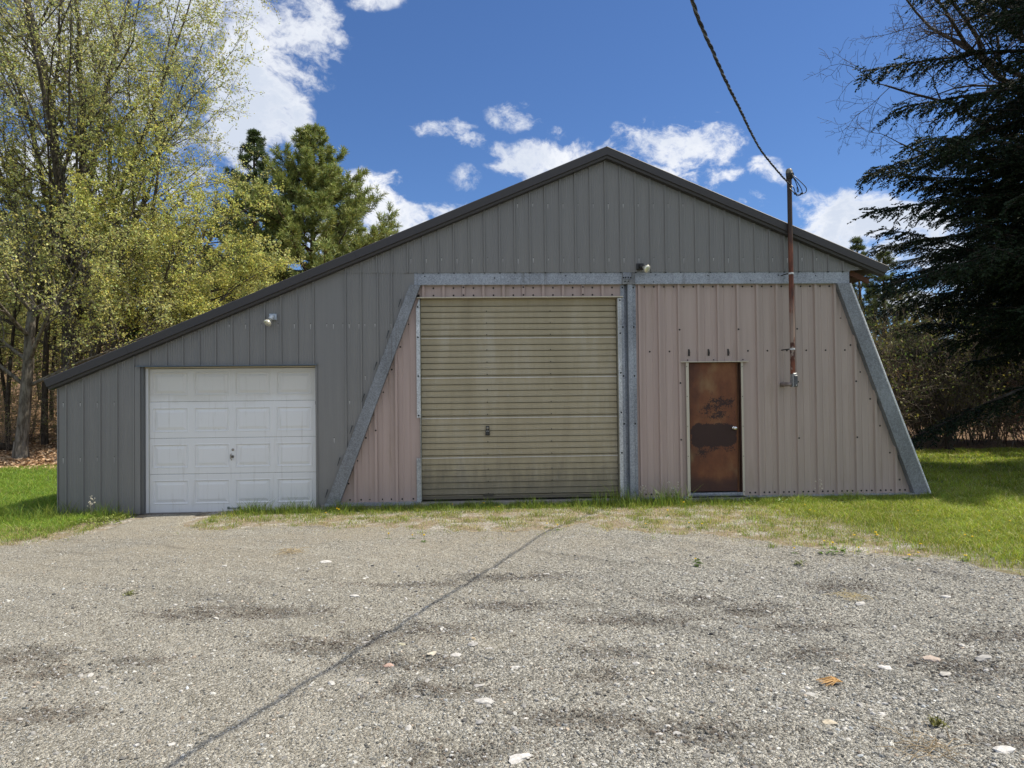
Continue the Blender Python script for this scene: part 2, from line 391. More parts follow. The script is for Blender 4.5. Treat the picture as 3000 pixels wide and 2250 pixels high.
xs = uneven(-500, -16, 18, 500, .25, 0); ys = uneven(-300, -9.5, 27, 700, .25, 0)
gridmesh(xs, ys, gz, 'ground', mat_ground(), label='grassy and leaf covered ground round the garage', kind='structure')
def gravz(X, Y):
    g = np.clip((9.3 - Y)/2.0, 0, 1)*smo(gin(X, Y), 0, .8)
    rad = np.sqrt((X + 9)**2 + 1.6*(Y + 1.5)**2) + .25*wav(X, Y, 1.5, 61)
    rut = .010*np.sin(rad*5.2)*(.5 + .5*wav(X, Y, 2.0, 62)) + .006*np.sin(rad*13.0 + 1)*(.5 + .5*wav(X, Y, 1.2, 63))
    pit = 0
    for a, b_, ra, rb in PATCH: pit = pit + np.exp(-((X - a)/ra)**2 - ((Y - b_)/rb)**2)
    rough = .008*wav(X, Y, .40, 21) + .006*wav(X, Y, .19, 22) + np.clip(pit, 0, 1)*(.008*wav(X, Y, .13, 23) - .008)
    return hgt(X, Y) + .010 - .07*smo(-gin(X, Y), 0, .3) + (rough + rut)*g
gridmesh(np.arange(-11.9, 8.01, .05), np.arange(-4.9, 10.95, .05), gravz, 'gravel_yard', mat_gravel(), label='gray gravel yard in front of the garage', kind='structure')
# ---------------------------------------------------------------- the garage
GRAY = mat_painted('gray_paint', (0.192, 0.190, 0.184), .055, .45, .7)
TRIM = mat_painted('dark_trim_paint', (0.040, 0.037, 0.038), .05, .5, .2)
def mat_pink():
    t = NT('faded_pink_paint'); p = t.pos(); x, y, z = t.sep(p)
    sheet = t.n('ShaderNodeTexWhiteNoise', {'W': t.m2('FLOOR', t.m2('MULTIPLY', t.m2('SUBTRACT', x, 2.55), 1/.9435))}, noise_dimensions='1D').outputs[0]
    f = t.m2('ADD', t.ss(x, 1.8, 5.0), t.m2('MULTIPLY', t.m2('SUBTRACT', sheet, .5), .5))
    f = t.m2('ADD', f, t.m2('MULTIPLY', t.m2('SUBTRACT', t.noise(t.mapv(p, (1, 1, .5)), 1.6, 4, .6), .5), .9), 0.0, True)
    c = t.mix(f, (.410, .318, .284), (.405, .328, .286))
    v = t.m2('MULTIPLY_ADD', t.m2('SUBTRACT', t.noise(t.mapv(p, (14, 14, .5)), 1.6, 4, .6), .5), .28, 1.0)
    c = t.mix(1.0, c, t.n('ShaderNodeCombineColor', {0: v, 1: v, 2: v}).outputs[0], 'MULTIPLY')
    d = t.m2('MULTIPLY', t.ss(t.noise(t.mapv(p, (4, 4, .6)), 1.3, 5, .65), .54, .74), .30)
    c = t.mix(d, c, (.24, .185, .125))
    c = t.mix(1.0, c, t.attr(), 'MULTIPLY')
    return t.out(t.pbr(c, .5, 0, t.bump(t.noise(t.mapv(p, (1, 1, .4)), 3.0, 2), .15, .01)))
PINK = mat_pink()
TAN = mat_painted('tan_door_paint', (0.285, 0.255, 0.155), .05, .42, .8, (.16, .135, .085), .3)
WHITE = mat_painted('white_paint', (0.66, 0.68, 0.69), .02, .4, .3, (.42, .38, .28), .16)
CREAM = mat_painted('cream_paint', (0.50, 0.46, 0.37), .04, .5, .4)
GALV = mat_galv('galvanised_steel', (.30, .325, .36), .35)
GALVD = mat_galv('dull_galvanised_steel', (.215, .228, .245), .35)
GALVP = mat_galv('pale_galvanised_steel', (0.50, 0.52, 0.53), .35)
DARK = mat_plain('dark_void', (0.02, 0.019, 0.018), .9, 0)
CONC = mat_plain('concrete', (0.30, 0.28, 0.25), .9, 0, .3, 9)
WOODR = mat_plain('brown_rafter_wood', (0.13, 0.055, 0.035), .8, 0, .35, 14)
CHROME = mat_plain('chrome', (0.75, 0.74, 0.70), .22, 1.0, .1)
BLACK = mat_plain('black_plastic', (0.018, 0.018, 0.018), .45, 0, .2)

XL, XR, YB = -6.319, 7.125, 23.5
RX, RZ = 2.02, 5.502
def roofz(x):
    x = np.asarray(x, float)
    return np.where(x < RX, RZ + (x - RX)*0.4163, RZ - (x - RX)*0.4214)
garage = empty('metal_garage', (0.4, 11, 0), 'long gray and faded pink metal garage with a low gable roof and three doors', 'garage')
OFF = np.array([-0.4, -11, 0])
def part(mb, name, m, parent=garage, **kw):
    """parts are modelled in world metres and hung on the garage"""
    mb.V = [v + OFF for v in mb.V]
    return mb.build(name, m, parent, **kw)

def ribbed(mb, x0, x1, zb, zt, y, ribs, depth, wtop, wbase, minor=(), brk=(), c=None):
    """sheet facing -y between x0 and x1, bottom zb(x), top zt(x); raised ribs at the given x"""
    pr = []
    for r in sorted(ribs):
        if r - wbase < x0 + .002 or r + wbase > x1 - .002: continue
        pr += [(r - wbase, 0), (r - wtop, depth), (r + wtop, depth), (r + wbase, 0)]
        for mo in minor:
            q = r + mo
            if q + .016 < x1: pr += [(q - .013, 0), (q - .006, depth*.16), (q + .006, depth*.16), (q + .013, 0)]
    pr = [q for q in pr if x0 < q[0] < x1]
    xsr = [q[0] for q in pr]; ysr = [q[1] for q in pr]
    allx = sorted(set([x0, x1] + xsr + [b for b in brk if x0 < b < x1]))
    o = np.interp(allx, [x0 - 1] + xsr + [x1 + 1], [0] + ysr + [0]) if xsr else np.zeros(len(allx))
    allx = np.array(allx)
    b = np.array([float(zb(q)) for q in allx]); t_ = np.array([float(zt(q)) for q in allx])
    t_ = np.maximum(t_, b + .0005)
    V = np.vstack([np.stack([allx, y - o, b], -1), np.stack([allx, y - o, t_], -1)]); n = len(allx)
    mb.add(V, [(i, i + 1, n + i + 1, n + i) for i in range(n - 1)], c)
K = lambda v: (lambda x: v)

def pale(mb, x, y, z):
    """small screw head with the chalky run below it"""
    mb.screw(x, y, z, .008, (.45, .45, .43)); L = .03 + .05*abs(math.sin(x*17 + z*5)); q = 1.9 + .5*math.sin(x*31)
    mb.add([(x - .008, y - .0008, z - .010), (x + .008, y - .0008, z - .010), (x + .002, y - .0008, z - .012 - L), (x - .002, y - .0008, z - .012 - L)], [(3, 2, 1, 0)], (q, q, q))
# upper gray gable sheet
gr = [-0.842 + .2369*k for k in range(-30, 32)]
mi = (.068, .098, .138, .168)
gb = MB()
under = lambda x: roofz(x) - .135
ribbed(gb, -5.3, 5.905, lambda x: 3.572, under, 10.98, [g for g in gr if g > -2.1], .018, .011, .026, mi, (RX,), None) if False else None
ribbed(gb, -2.30, 5.905, K(3.572), under, 10.98, gr, .024, .010, .018, mi, (RX,))
ribbed(gb, 5.905, 6.24, lambda x: 3.588 + (x - 5.905)*.05, lambda x: roofz(x) - .125, 10.98, gr, .018, .011, .026)
rows = [4.652, 3.80]
for g in gr:
    for zr in rows:
        for dx in ((.05,) if zr > 4 else (.05,)):
            xx = g + dx
            if -1.2 < xx < 5.8 and under(xx) > zr + .12: pale(gb, xx, 10.979, zr + .004*math.sin(xx*9))
part(gb, 'gable_siding', GRAY)
# lower-left gray sheet of the lean-to
ls = MB()
lr = [-4.97 + .2449*k for k in range(0, 16)]
rl = [-6.205 + .2495*k for k in range(0, 5)]
LT = lambda x: min(float(roofz(x)) - .135, 3.574)
brace_l = lambda x: 0.03 + (x + 2.30)/(-1.0 + 2.30)*(3.40 - .03)       # z of the brace line at x
LY = 10.988
gl = lambda x: float(hgt(x, 10.95)) - .02
ribbed(ls, XL, -5.115, K(-.06), LT, LY, rl, .023, .010, .018, mi)
ribbed(ls, -5.115, -2.475, K(2.165), LT, LY, lr, .023, .010, .018, mi)
ribbed(ls, -2.475, -2.27, K(-.04), LT, LY, [], .017, .011, .026)
ribbed(ls, -2.27, -0.98, lambda x: max(-.03, brace_l(x) - .05), LT, LY, [-2.034, -1.796, -1.542, -1.325], .023, .010, .018, mi, (-2.2, -2.096))
for x in rl[:-1] + lr[1:]:
    for zr in (1.633, .808) if x < -5.1 else (2.80,):
        if LT(x) > zr + .1: pale(ls, x - .045, LY - .001, zr)
for x, z in ((-2.5, 1.6), (-2.22, 1.05), (-2.22, 2.8), (-1.98, 1.62), (-1.98, 2.8), (-1.74, 2.0), (-1.74, 2.8)): pale(ls, x, LY - .001, z)
ls.box(XL - .012, XL + .0, LY - .02, LY + .12, -.06, 1.86)                        # corner trim
ls.box(-5.19, -5.112, LY - .022, LY - .004, -.06, 2.16)                            # door-side trim
ls.box(-5.116, -5.070, LY - .004, LY + .10, -.06, 2.16, (.55, .57, .58))  # return beside the casing, with its strip of shadow put into the colour
ls.box(-2.496, -2.470, LY - .018, LY + .10, -.05, 2.16)
part(ls, 'lean_to_siding', GRAY)
# pink ribbed sheets
PY = 11.06
pk = MB(); prib = [2.533 + .3145*k for k in range(0, 16)]
brace_r = lambda x: 3.42 - (x - 5.66)/(6.85 - 5.66)*(3.42 - .045)
ribbed(pk, 2.478, 3.262, K(.045), K(3.40), PY, prib, .040, .018, .027, (.105, .21))
ribbed(pk, 3.262, 4.142, K(2.165), K(3.40), PY, prib, .040, .018, .027, (.105, .21))
ribbed(pk, 4.142, 6.9, K(.045), lambda x: min(3.40, float(brace_r(x)) + .06), PY, prib, .040, .018, .027, (.105, .21), (5.68,))
plx = [-2.233, -1.912, -1.593, -1.278]
ribbed(pk, -2.20, -0.906, K(.045), lambda x: max(.05, min(3.25, brace_l(x + .02) + .02)), PY, plx, .040, .018, .027, (.105, .21))
stp = [-0.846 + .3109*k for k in range(0, 11)]
ribbed(pk, -0.95, 2.27, K(3.19), K(3.40), PY, stp, .040, .018, .027)
for x in prib[:-4]:
    for dx in (.09, .24): pk.screw(x + dx, PY - .001, 3.352)
    if not 3.2 < x + .16 < 4.2: pk.screw(x + .16, PY - .001, 2.33)
for k, x in enumerate(prib):
    zt = min(3.4, float(brace_r(x)))
    if k % 3 == 2:
        for z in (3.36, 2.67, 1.83, .94):
            if z < zt - .1 and not (3.2 < x < 4.2 and z < 2.2): pk.screw(x, PY - .0412, z)
    for dx in (.07, .155, .24):
        if not 3.2 < x + dx < 4.2 and x + dx < 6.8: pk.screw(x + dx, PY - .001, .088)
for k in range(8): pk.screw(5.78 + .152*k, PY - .001, float(brace_r(5.78 + .152*k)) - .24)
for k in range(8):
    x = -2.02 + .135*k; pk.screw(x, PY - .001, brace_l(x) - .42 if brace_l(x) - .42 > .12 else .09)
for x in (-1.912, -1.278): pass
for z in (1.15, 2.05, 2.62): pk.screw(-1.593, PY - .0412, z) if brace_l(-1.593) > z + .3 else None
for x in (-2.0, -1.83, -1.7, -1.5, -1.37, -1.2, -1.03): pk.screw(x, PY - .001, .085)
for k, x in enumerate(stp):
    pk.screw(x + .155, PY - .001, 3.345); pk.screw(x + .155, PY - .001, 3.232)
    if k % 3 == 2: pk.screw(x, PY - .0412, 3.35); pk.screw(x, PY - .0412, 3.23)
part(pk, 'pink_siding', PINK)
for x in prib[3:6]:                                       # rusty hooks over the entry door
    b = MB(); xx = x + .0 - .16
    b.screw(xx, PY - .001, 2.35, .017, (1, 1, 1)); b.box(xx - .014, xx + .014, PY - .012, PY - .002, 2.255, 2.345, (.9, .9, .9)); b.tube([(xx, PY - .012, 2.29), (xx, PY - .05, 2.285), (xx, PY - .055, 2.32)], .006, 6)
    part(b, 'hook', mat_plain('dark_iron', (.06, .055, .05), .6, .5) if 'dark_iron' not in bpy.data.materials else bpy.data.materials['dark_iron'])

# galvanised frame
bm = MB()
bm.loft([(0, 11.10, 3.42), (0, 10.995, 3.383), (0, 10.990, 3.390), (0, 10.992, 3.600)], (-1.0, 0, 0), (5.893, 0, 0))
bm.V[-1][0:1] += 0
bm.prism([(-1.046, 3.384), (-.9995, 3.384), (-.9995, 3.60), (-.985, 3.60)], 10.9905, 11.05)
bm.box(5.8935, 5.897, 10.9915, 11.09, 3.385, 3.598)
for x, z in ((-.82, 3.52), (.26, 3.49), (1.37, 3.52), (1.43, 3.42), (2.79, 3.53), (2.75, 3.42), (3.62, 3.52), (5.35, 3.51), (4.30, 3.44), (4.75, 3.52)): bm.screw(x, 10.9905, z, .011, (.06, .06, .06))
for k, g in enumerate(gr):
    if -.95 < g < 5.8 and k % 1 == 0: bm.box(g - .012, g + .012, 10.9888, 10.9912, 3.561, 3.574, (.12, .12, .12))
part(bm, 'header_beam', GALV)
sp = MB(); sp.bbox(2.262, 2.405, 10.978, 10.992, 3.462, 3.571, .003, (.78, .78, .8)); sp.bbox(2.262, 2.325, 10.980, 10.992, 3.386, 3.458, .003, (.85, .82, .74)); sp.bbox(2.329, 2.42, 10.980, 10.992, 3.386, 3.458, .003, (.7, .66, .6)); sp.bbox(2.409, 2.462, 10.982, 10.992, 3.40, 3.571, .003, (.6, .58, .55))
for x in (2.276, 2.31, 2.35, 2.387): sp.screw(x, 10.9778, 3.488, .014, (.05, .05, .05))
for x in (2.30, 2.355): sp.screw(x, 10.9798, 3.430, .013, (.05, .05, .05))
part(sp, 'splice_plate', GALV)
b1_ = MB(); b1_.prism([(-2.364, .0), (-2.160, .0), (-.884, 3.383), (-1.046, 3.383)], 10.952, 11.058)
for k in range(7):                                        # snipped siding edges along the brace
    f_ = (k + .5)/7; x = -2.364 + f_*1.318; z = f_*3.383
    b1_.prism([(x - .086, z - .10), (x - .080, z - .10), (x - .035, z + .02), (x - .050, z + .03)], 10.940, 10.951, (.22, .23, .23))
part(b1_, 'corner_brace', GALVD)
b2_ = MB(); b2_.prism([(6.866, .046), (7.108, .046), (5.877, 3.383), (5.680, 3.383)], 10.952, 11.058)
b2_.tube([(7.124, 10.967, .046), (5.894, 10.967, 3.383)], .020, 10, (3.2, 3.1, 3.0))  # outer lip of the side sheet, whitened in colour as a sunlit edge
part(b2_, 'corner_brace', GALVD)
po = MB()
prof = [(2.236, 11.042), (2.290, 11.040), (2.295, 11.10), (2.338, 11.10), (2.342, 10.997), (2.346, 10.993), (2.416, 10.993), (2.420, 10.998), (2.423, 11.040), (2.476, 11.040), (2.480, 11.075)]
po.loft([(x, y, 0) for x, y in prof], (0, 0, -.03), (0, 0, 3.384))
for z in (3.34, 2.72, 1.95, 1.2): po.screw(2.268, 11.0395, z); po.screw(2.440, 11.0395, z)
part(po, 'door_post', GALV)
for z0, y0, xa, xb in ((.028, 10.93, 4.15, 7.13), (.026, 10.945, 2.48, 3.25), (.002, 10.942, -2.36, -.93)):
    an = MB(); an.loft([(0, y0 + .012, z0), (0, y0, z0 + .002), (0, y0, .046), (0, 11.07, .0465)], (xa, 0, 0), (xb, 0, 0)); part(an, 'base_angle', GALV)
sl_ = MB(); sl_.box(-2.42, 7.10, 10.962, 11.3, -.45, .027); sl_.box(-6.3, -2.421, 11.0, 11.3, -.45, -.062, (.5, .5, .5))
part(sl_, 'foundation', CONC)

# roof: two ribbed slopes, barge boards along the front edge
rf = MB()
def roofrib(x0, z0, x1, z1, c=None):
    L = math.hypot(x1 - x0, z1 - z0); ys_ = [10.90]; o = [0]
    y = 11.1
    while y < YB - .1: ys_ += [y - .03, y - .015, y + .015, y + .03]; o += [0, .02, .02, 0]; y += .2286
    ys_.append(YB); o.append(0)
    nx_, nz_ = -(z1 - z0)/L, (x1 - x0)/L
    A = np.array([(x0 + nx_*q, yy_, z0 + nz_*q) for yy_, q in zip(ys_, o)]); B = np.array([(x1 + nx_*q, yy_, z1 + nz_*q) for yy_, q in zip(ys_, o)])
    n = len(A); rf.add(np.vstack([A, B]), [(i, n + i, n + i + 1, i + 1) for i in range(n - 1)], c)
    rf.add([(x0, 10.9, z0 - .03), (x1, 10.9, z1 - .03), (x1, YB, z1 - .03), (x0, YB, z0 - .03)], [(0, 1, 2, 3)], (.8, .8, .8))
roofrib(-6.42, roofz(-6.42) - .012, RX, RZ - .012); roofrib(RX, RZ - .012, 6.44, float(roofz(6.44)) - .012)
rf.tube([(RX, 10.9, RZ - .02), (RX, YB, RZ - .02)], .022, 8)
roof = part(rf, 'roof', TRIM)
# barge boards: a tall face with a rolled top and a small return under it
def barge(xa, za, xb, zb, nm='roof_trim'):
    b = MB(); L = math.hypot(xb - xa, zb - za); nx_, nz_ = (zb - za)/L, -(xb - xa)/L       # points down, away from the roof
    if nz_ > 0: nx_, nz_ = -nx_, -nz_
    pr = [(0.0, 10.95), (-.004, 10.85), (.006, 10.840), (.118, 10.842), (.122, 10.855), (.126, 10.868), (.160, 10.874), (.164, 10.985)]
    A = np.array([(xa + nx_*s_, y, za + nz_*s_) for s_, y in pr]); B = np.array([(xb + nx_*s_, y, zb + nz_*s_) for s_, y in pr])
    if abs(xa - RX) < .01: A[:, 0] = RX; A[:, 2] = [za - s_*L/abs(xb - xa) for s_, y in pr]
    n = len(pr); b.add(np.vstack([A, B]), [(i, i + 1, n + i + 1, n + i) for i in range(n - 1)])
    e = MB(); b.add(B, [tuple(range(n))]) if n == 8 else None
    # lap joints
    for f_ in (.46, .86) if xb < 0 else (.55,):
        x, z = xa + (xb - xa)*f_, za + (zb - za)*f_; ux, uz = (xb - xa)/L, (zb - za)/L
        b.add([(x + nx_*.004, 10.838, z + nz_*.004), (x + nx_*.119, 10.839, z + nz_*.119), (x + ux*.004 + nx_*.119, 10.839, z + uz*.004 + nz_*.119), (x + ux*.004 + nx_*.004, 10.838, z + uz*.004 + nz_*.004)], [(0, 1, 2, 3)], (.6, .6, .6))
    return part(b, nm, TRIM, roof, loc=(0, 0, 0))
barge(RX, RZ + .004, -6.454, 1.974); barge(RX, RZ + .004, 6.458, 3.632)
ra = MB(); ra.prism([(5.90, 3.56), (6.28, 3.40), (6.28, 3.47), (5.90, 3.66)], 11.10, 11.16)
part(ra, 'rafter_tail', WOODR, roof)
ra = MB(); ra.box(5.90, 6.36, 11.17, 23.4, 3.50, 3.515, (.5, .5, .5))
part(ra, 'soffit', WOODR, roof)
ra = MB(); ra.prism([(-6.40, 1.88), (-6.32, 1.80), (-6.32, 1.92)], 11.05, 11.10)
part(ra, 'rafter_tail', WOODR, roof)
# side and back walls
sw = MB()
ys_ = np.arange(11.06, 23.4, .2286)
for y in ys_:
    for (ya, yb, q) in ((y, y + .09, 0), (y + .09, y + .11, .02), (y + .11, y + .2286, 0)):
        pass
prof = []
for y in ys_: prof += [(y, 0), (y + .17, 0), (y + .19, .018), (y + .21, .018)]
P0 = [(XL - q, y, -.06) for y, q in prof]; P1 = [(XL - q, y, 1.90) for y, q in prof]
n = len(P0); sw.add(np.array(P0 + P1), [(i, i + 1, n + i + 1, n + i) for i in range(n - 1)])
P0 = [(7.112 + q, y, .03) for y, q in prof]; P1 = [(5.882 + q, y, 3.40) for y, q in prof]
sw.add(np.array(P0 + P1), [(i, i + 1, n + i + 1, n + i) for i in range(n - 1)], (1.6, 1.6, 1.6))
sw.add([(XL, 23.3, -.1), (7.1, 23.3, -.1), (6.4, 23.3, roofz(6.4) - .05), (RX, 23.3, RZ - .05), (XL, 23.3, roofz(XL) - .05)], [(0, 1, 2, 3, 4)])
part(sw, 'side_wall', GRAY)
# dark lining behind the sheets closes every gap
li = MB(); li.box(XL + .02, -2.40, 11.22, 11.25, -.1, 2.0); li.box(-2.4, 7.0, 11.24, 11.26, -.1, .3); li.box(-1.3, 5.9, 11.24, 11.26, .3, 3.5)
part(li, 'lining', DARK)

# ---------------------------------------------------------------- big ribbed tan door
DY = 11.125
td = MB()
zs = [3.180, 2.578, 1.958, 1.329, .713, .100]
for i in range(5):
    zt, zb = zs[i], zs[i + 1]; pr = []
    hgt_ = zt - zb; p0 = zt - .028
    pr += [(zt, .0), (zt - .003, -.010), (zt - .018, -.011), (zt - .022, .0)]
    k_ = 6; pitch = (hgt_ - .05)/k_
    for k in range(k_):
        a = p0 - k*pitch
        pr += [(a, .0), (a - pitch*.10, .0), (a - pitch*.16, .001), (a - pitch*.66, .001), (a - pitch*.73, -.011), (a - pitch*.84, -.012), (a - pitch*.865, .026), (a - pitch*.975, .026)]
    pr += [(zb + .012, .0), (zb + .001, .0)]
    dirt = (.80, .76, .68) if i == 4 else (1, 1, 1)
    td.loft([(0, DY + q, z) for z, q in pr], (-.896, 0, 0), (2.172, 0, 0), None)
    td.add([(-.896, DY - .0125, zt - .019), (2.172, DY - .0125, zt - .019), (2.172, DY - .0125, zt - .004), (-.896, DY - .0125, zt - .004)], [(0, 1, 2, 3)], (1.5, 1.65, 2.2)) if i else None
    for k in range(1, k_):
        z = p0 - k*pitch - pitch*.78
        if k % 2 == 1: 
            for x in (.13, 1.13): td.screw(x, DY - .0122, z, .009)
t = NT('tan_door_paint_dirty'); p = t.pos(); x, y, z = t.sep(p)
base = t.ramp(t.noise(t.mapv(p, (2, 2, .5)), 1.4, 5, .6), [(.3, (.315, .270, .172)), (.55, (.375, .325, .215)), (.75, (.43, .39, .295))])
stv = t.noise(t.mapv(p, (16, 16, .8)), 1.5, 5, .65)
low = t.ss(t.m2('ADD', z, t.m2('MULTIPLY', t.m2('SUBTRACT', t.noise(t.mapv(p, (5, 5, 1)), 1.6, 5, .7), .5), 1.2)), .75, .10)
c = t.mix(t.m2('MULTIPLY', t.ss(stv, .48, .72), .16), base, (.15, .13, .085))
c = t.mix(t.m2('MULTIPLY', low, .58), c, (.10, .09, .07))
wp = t.ss(t.noise(t.mapv(p, (7, 7, 2)), 2.0, 6, .7), .60, .72)
c = t.mix(t.m2('MULTIPLY', wp, .25), c, (.48, .47, .42))
c = t.mix(1.0, c, t.attr(), 'MULTIPLY')
TANM = t.out(t.pbr(c, .42, 0, t.bump(t.noise(p, 6, 3), .1, .01)))
tan = part(td, 'ribbed_door', TANM)
tb = MB(); tb.box(-.896, 2.172, DY - .012, DY + .02, .060, .099); tb.box(.05, .21, DY - .02, DY - .012, .10, .14, (.5, .5, .5))
part(tb, 'bottom_rail', mat_plain('dirty_rail', (.13, .115, .085), .7, .2), tan)
lt = MB(); lt.bbox(.099, .155, DY - .030, DY - .008, 1.055, 1.19, .006, (.28, .28, .28)); lt.lathe([(.02, 0), (.018, .012), (.009, .014), (.009, .03), (.0005, .031)], (.127, DY - .030, 1.16), (0, -1, 0), 12, (1.6, 1.5, 1.3)); lt.bbox(.092, .162, DY - .045, DY - .01, 1.045, 1.115, .012, (.30, .30, .30)); lt.box(.100, .154, DY - .049, DY - .045, 1.108, 1.118, (2, 2, 2))
part(lt, 'latch', mat_plain('latch_metal', (.16, .16, .155), .4, .6), tan)
fr = MB()
fr.bbox(-.961, -.905, 11.018, 11.03, 1.335, 3.04, .002); fr.box(-.908, -.9, 11.0195, 11.13, .05, 3.16, (.8, .8, .7)); fr.prism([(-.905, 3.04), (-.961, 3.04), (-.915, 3.165), (-.905, 3.165)], 11.018, 11.03)
fr.bbox(-.972, -.908, 11.022, 11.034, .03, .712, .002, (.75, .75, .75))
fr.box(-.912, -.909, 11.02, 11.03, .70, 1.34, (.25, .25, .23))
for z in (3.05, 2.58, 1.98, 1.37): fr.screw(-.935, 11.0175, z)
part(fr, 'door_track', GALVP, tan)
fr = MB(); fr.bbox(2.186, 2.244, 11.018, 11.03, .02, 3.178, .002); fr.box(2.176, 2.187, 11.0195, 11.13, .05, 3.178, (.5, .45, .35))
for z in (3.14, 2.62, 2.0, 1.38, .75): fr.screw(2.22, 11.0175, z)
part(fr, 'door_track', GALVP, tan)
dr = MB(); dr.bbox(-.945, 2.270, 10.995, 11.05, 3.184, 3.202, .004); dr.box(-.90, 2.175, 11.06, 11.13, 3.176, 3.183, (.5, .45, .4))
part(dr, 'drip_cap', CREAM, tan)

# ---------------------------------------------------------------- rusty entry door
t = NT('rusty_door'); p = t.pos(); x, y, z = t.sep(p)
xl = t.m2('SUBTRACT', x, 3.705)
nz_ = t.noise(t.mapv(p, (1.0, 1, .7)), 2.3, 6, .65); fn = t.noise(p, 42, 6, .8); fm = t.noise(t.mapv(p, (1, 1, 1.7), (2, 0, 5)), 7.0, 4, .6)
c = t.ramp(nz_, [(.30, (.070, .021, .009)), (.5, (.140, .045, .015)), (.68, (.205, .085, .030))])
pale = t.noise(t.mapv(p, (1.6, 1, .9), (1, 0, 2.2)), 1.5, 3, .5)
c = t.mix(t.m2('MULTIPLY', t.ss(pale, .57, .74), .55), c, (.27, .19, .09))
lowb = t.ss(t.m2('ADD', z, t.m2('MULTIPLY', t.m2('SUBTRACT', nz_, .5), .2)), .40, .22)
c = t.mix(t.m2('MULTIPLY', lowb, .8), c, (.045, .017, .014))
def rbox(cx, cz, hx, hz, r, amp):
    ax = t.m2('MAXIMUM', t.m2('SUBTRACT', t.m2('ABSOLUTE', t.m2('SUBTRACT', xl, cx)), hx - r), 0); az = t.m2('MAXIMUM', t.m2('SUBTRACT', t.m2('ABSOLUTE', t.m2('SUBTRACT', z, cz)), hz - r), 0)
    q = t.m2('SUBTRACT', t.m2('SQRT', t.m2('ADD', t.m2('MULTIPLY', ax, ax), t.m2('MULTIPLY', az, az))), r)
    q = t.m2('ADD', q, t.m2('MULTIPLY', t.m2('SUBTRACT', fm, .5), amp*.9))
    return t.ss(t.m2('ADD', q, t.m2('MULTIPLY', t.m2('SUBTRACT', fn, .5), amp)), .008, -.008)
pd = rbox(-.01, 1.0, .362, .185, .13, .12)
p2 = rbox(.12, 1.29, .06, .02, .05, .42)
p3 = rbox(.12, 1.54, .16, .005, .02, .55)
p4 = rbox(-.20, .70, .01, .03, .02, .62)
p5 = rbox(.04, 1.40, .18, .06, .06, .95)
p6 = rbox(.08, .80, .22, .004, .02, .40)
dk = pd
for q in (p2, p3, p4, p5, p6): dk = t.m2('MAXIMUM', dk, q)
c = t.mix(t.m2('MULTIPLY', dk, .93), c, (.020, .006, .005))
RUST = t.out(t.pbr(c, t.m2('MULTIPLY_ADD', fn, .25, .5), 0, t.bump(fn, .2, .004)))
ed = MB(); ed.bbox(3.318, 4.070, 11.075, 11.12, .115, 2.150, .003)
door = part(ed, 'entry_door', RUST, label='rusty brown steel entry door with a dark worn patch')
kn = MB(); kn.lathe([(.034, 0), (.034, .006), (.016, .010), (.012, .03), (.026, .045), (.031, .058), (.024, .070), (.0005, .074)], (4.028, 11.075, 1.11), (0, -1, 0), 16)
part(kn, 'doorknob', CHROME, door, smooth=True)
jb = MB(); jb.box(4.072, 4.088, 11.075, 11.10, .1, 2.15, (1.5, 1.1, .8)); jb.box(4.092, 4.104, 11.060, 11.10, .1, 2.15, (.8, .6, .5)); jb.box(4.088, 4.120, 11.095, 11.12, .1, 2.15, (.15, .1, .1)); jb.box(3.30, 3.316, 11.07, 11.12, .1, 2.15, (.4, .3, .2)); jb.box(4.12, 4.132, 11.05, 11.12, .08, 2.15, (.5, .35, .3))
part(jb, 'door_frame', mat_plain('rusty_frame', (.10, .055, .030), .7, .1, .4, 12), door)
cs = MB(); cs.bbox(3.252, 3.298, 11.012, 11.025, .05, 2.152, .003); cs.box(3.292, 3.300, 11.02, 11.10, .05, 2.152, (.6, .6, .55))
for z in (2.09, 1.62, 1.15, .68, .12): cs.screw(3.266, 11.0115, z, .007)
part(cs, 'door_casing', CREAM, door)
cs = MB(); cs.bbox(4.134, 4.164, 11.012, 11.025, .05, 2.152, .003)
for z in (2.08, 1.61, 1.14, .67, .11): cs.screw(4.149, 11.0115, z, .007)
part(cs, 'door_casing', CREAM, door)
cs = MB(); cs.bbox(3.170, 4.246, 10.99, 11.05, 2.153, 2.168, .003)
for x in (3.285, 3.70, 4.17): cs.screw(x, 11.0255, 2.19, .011)
part(cs, 'drip_cap', CREAM, door)
th = MB(); th.bbox(3.28, 4.16, 11.02, 11.15, .048, .098, .006); th.box(3.3, 4.08, 11.0, 11.02, .05, .07, (.6, .6, .6))
part(th, 'threshold', GALV, door)

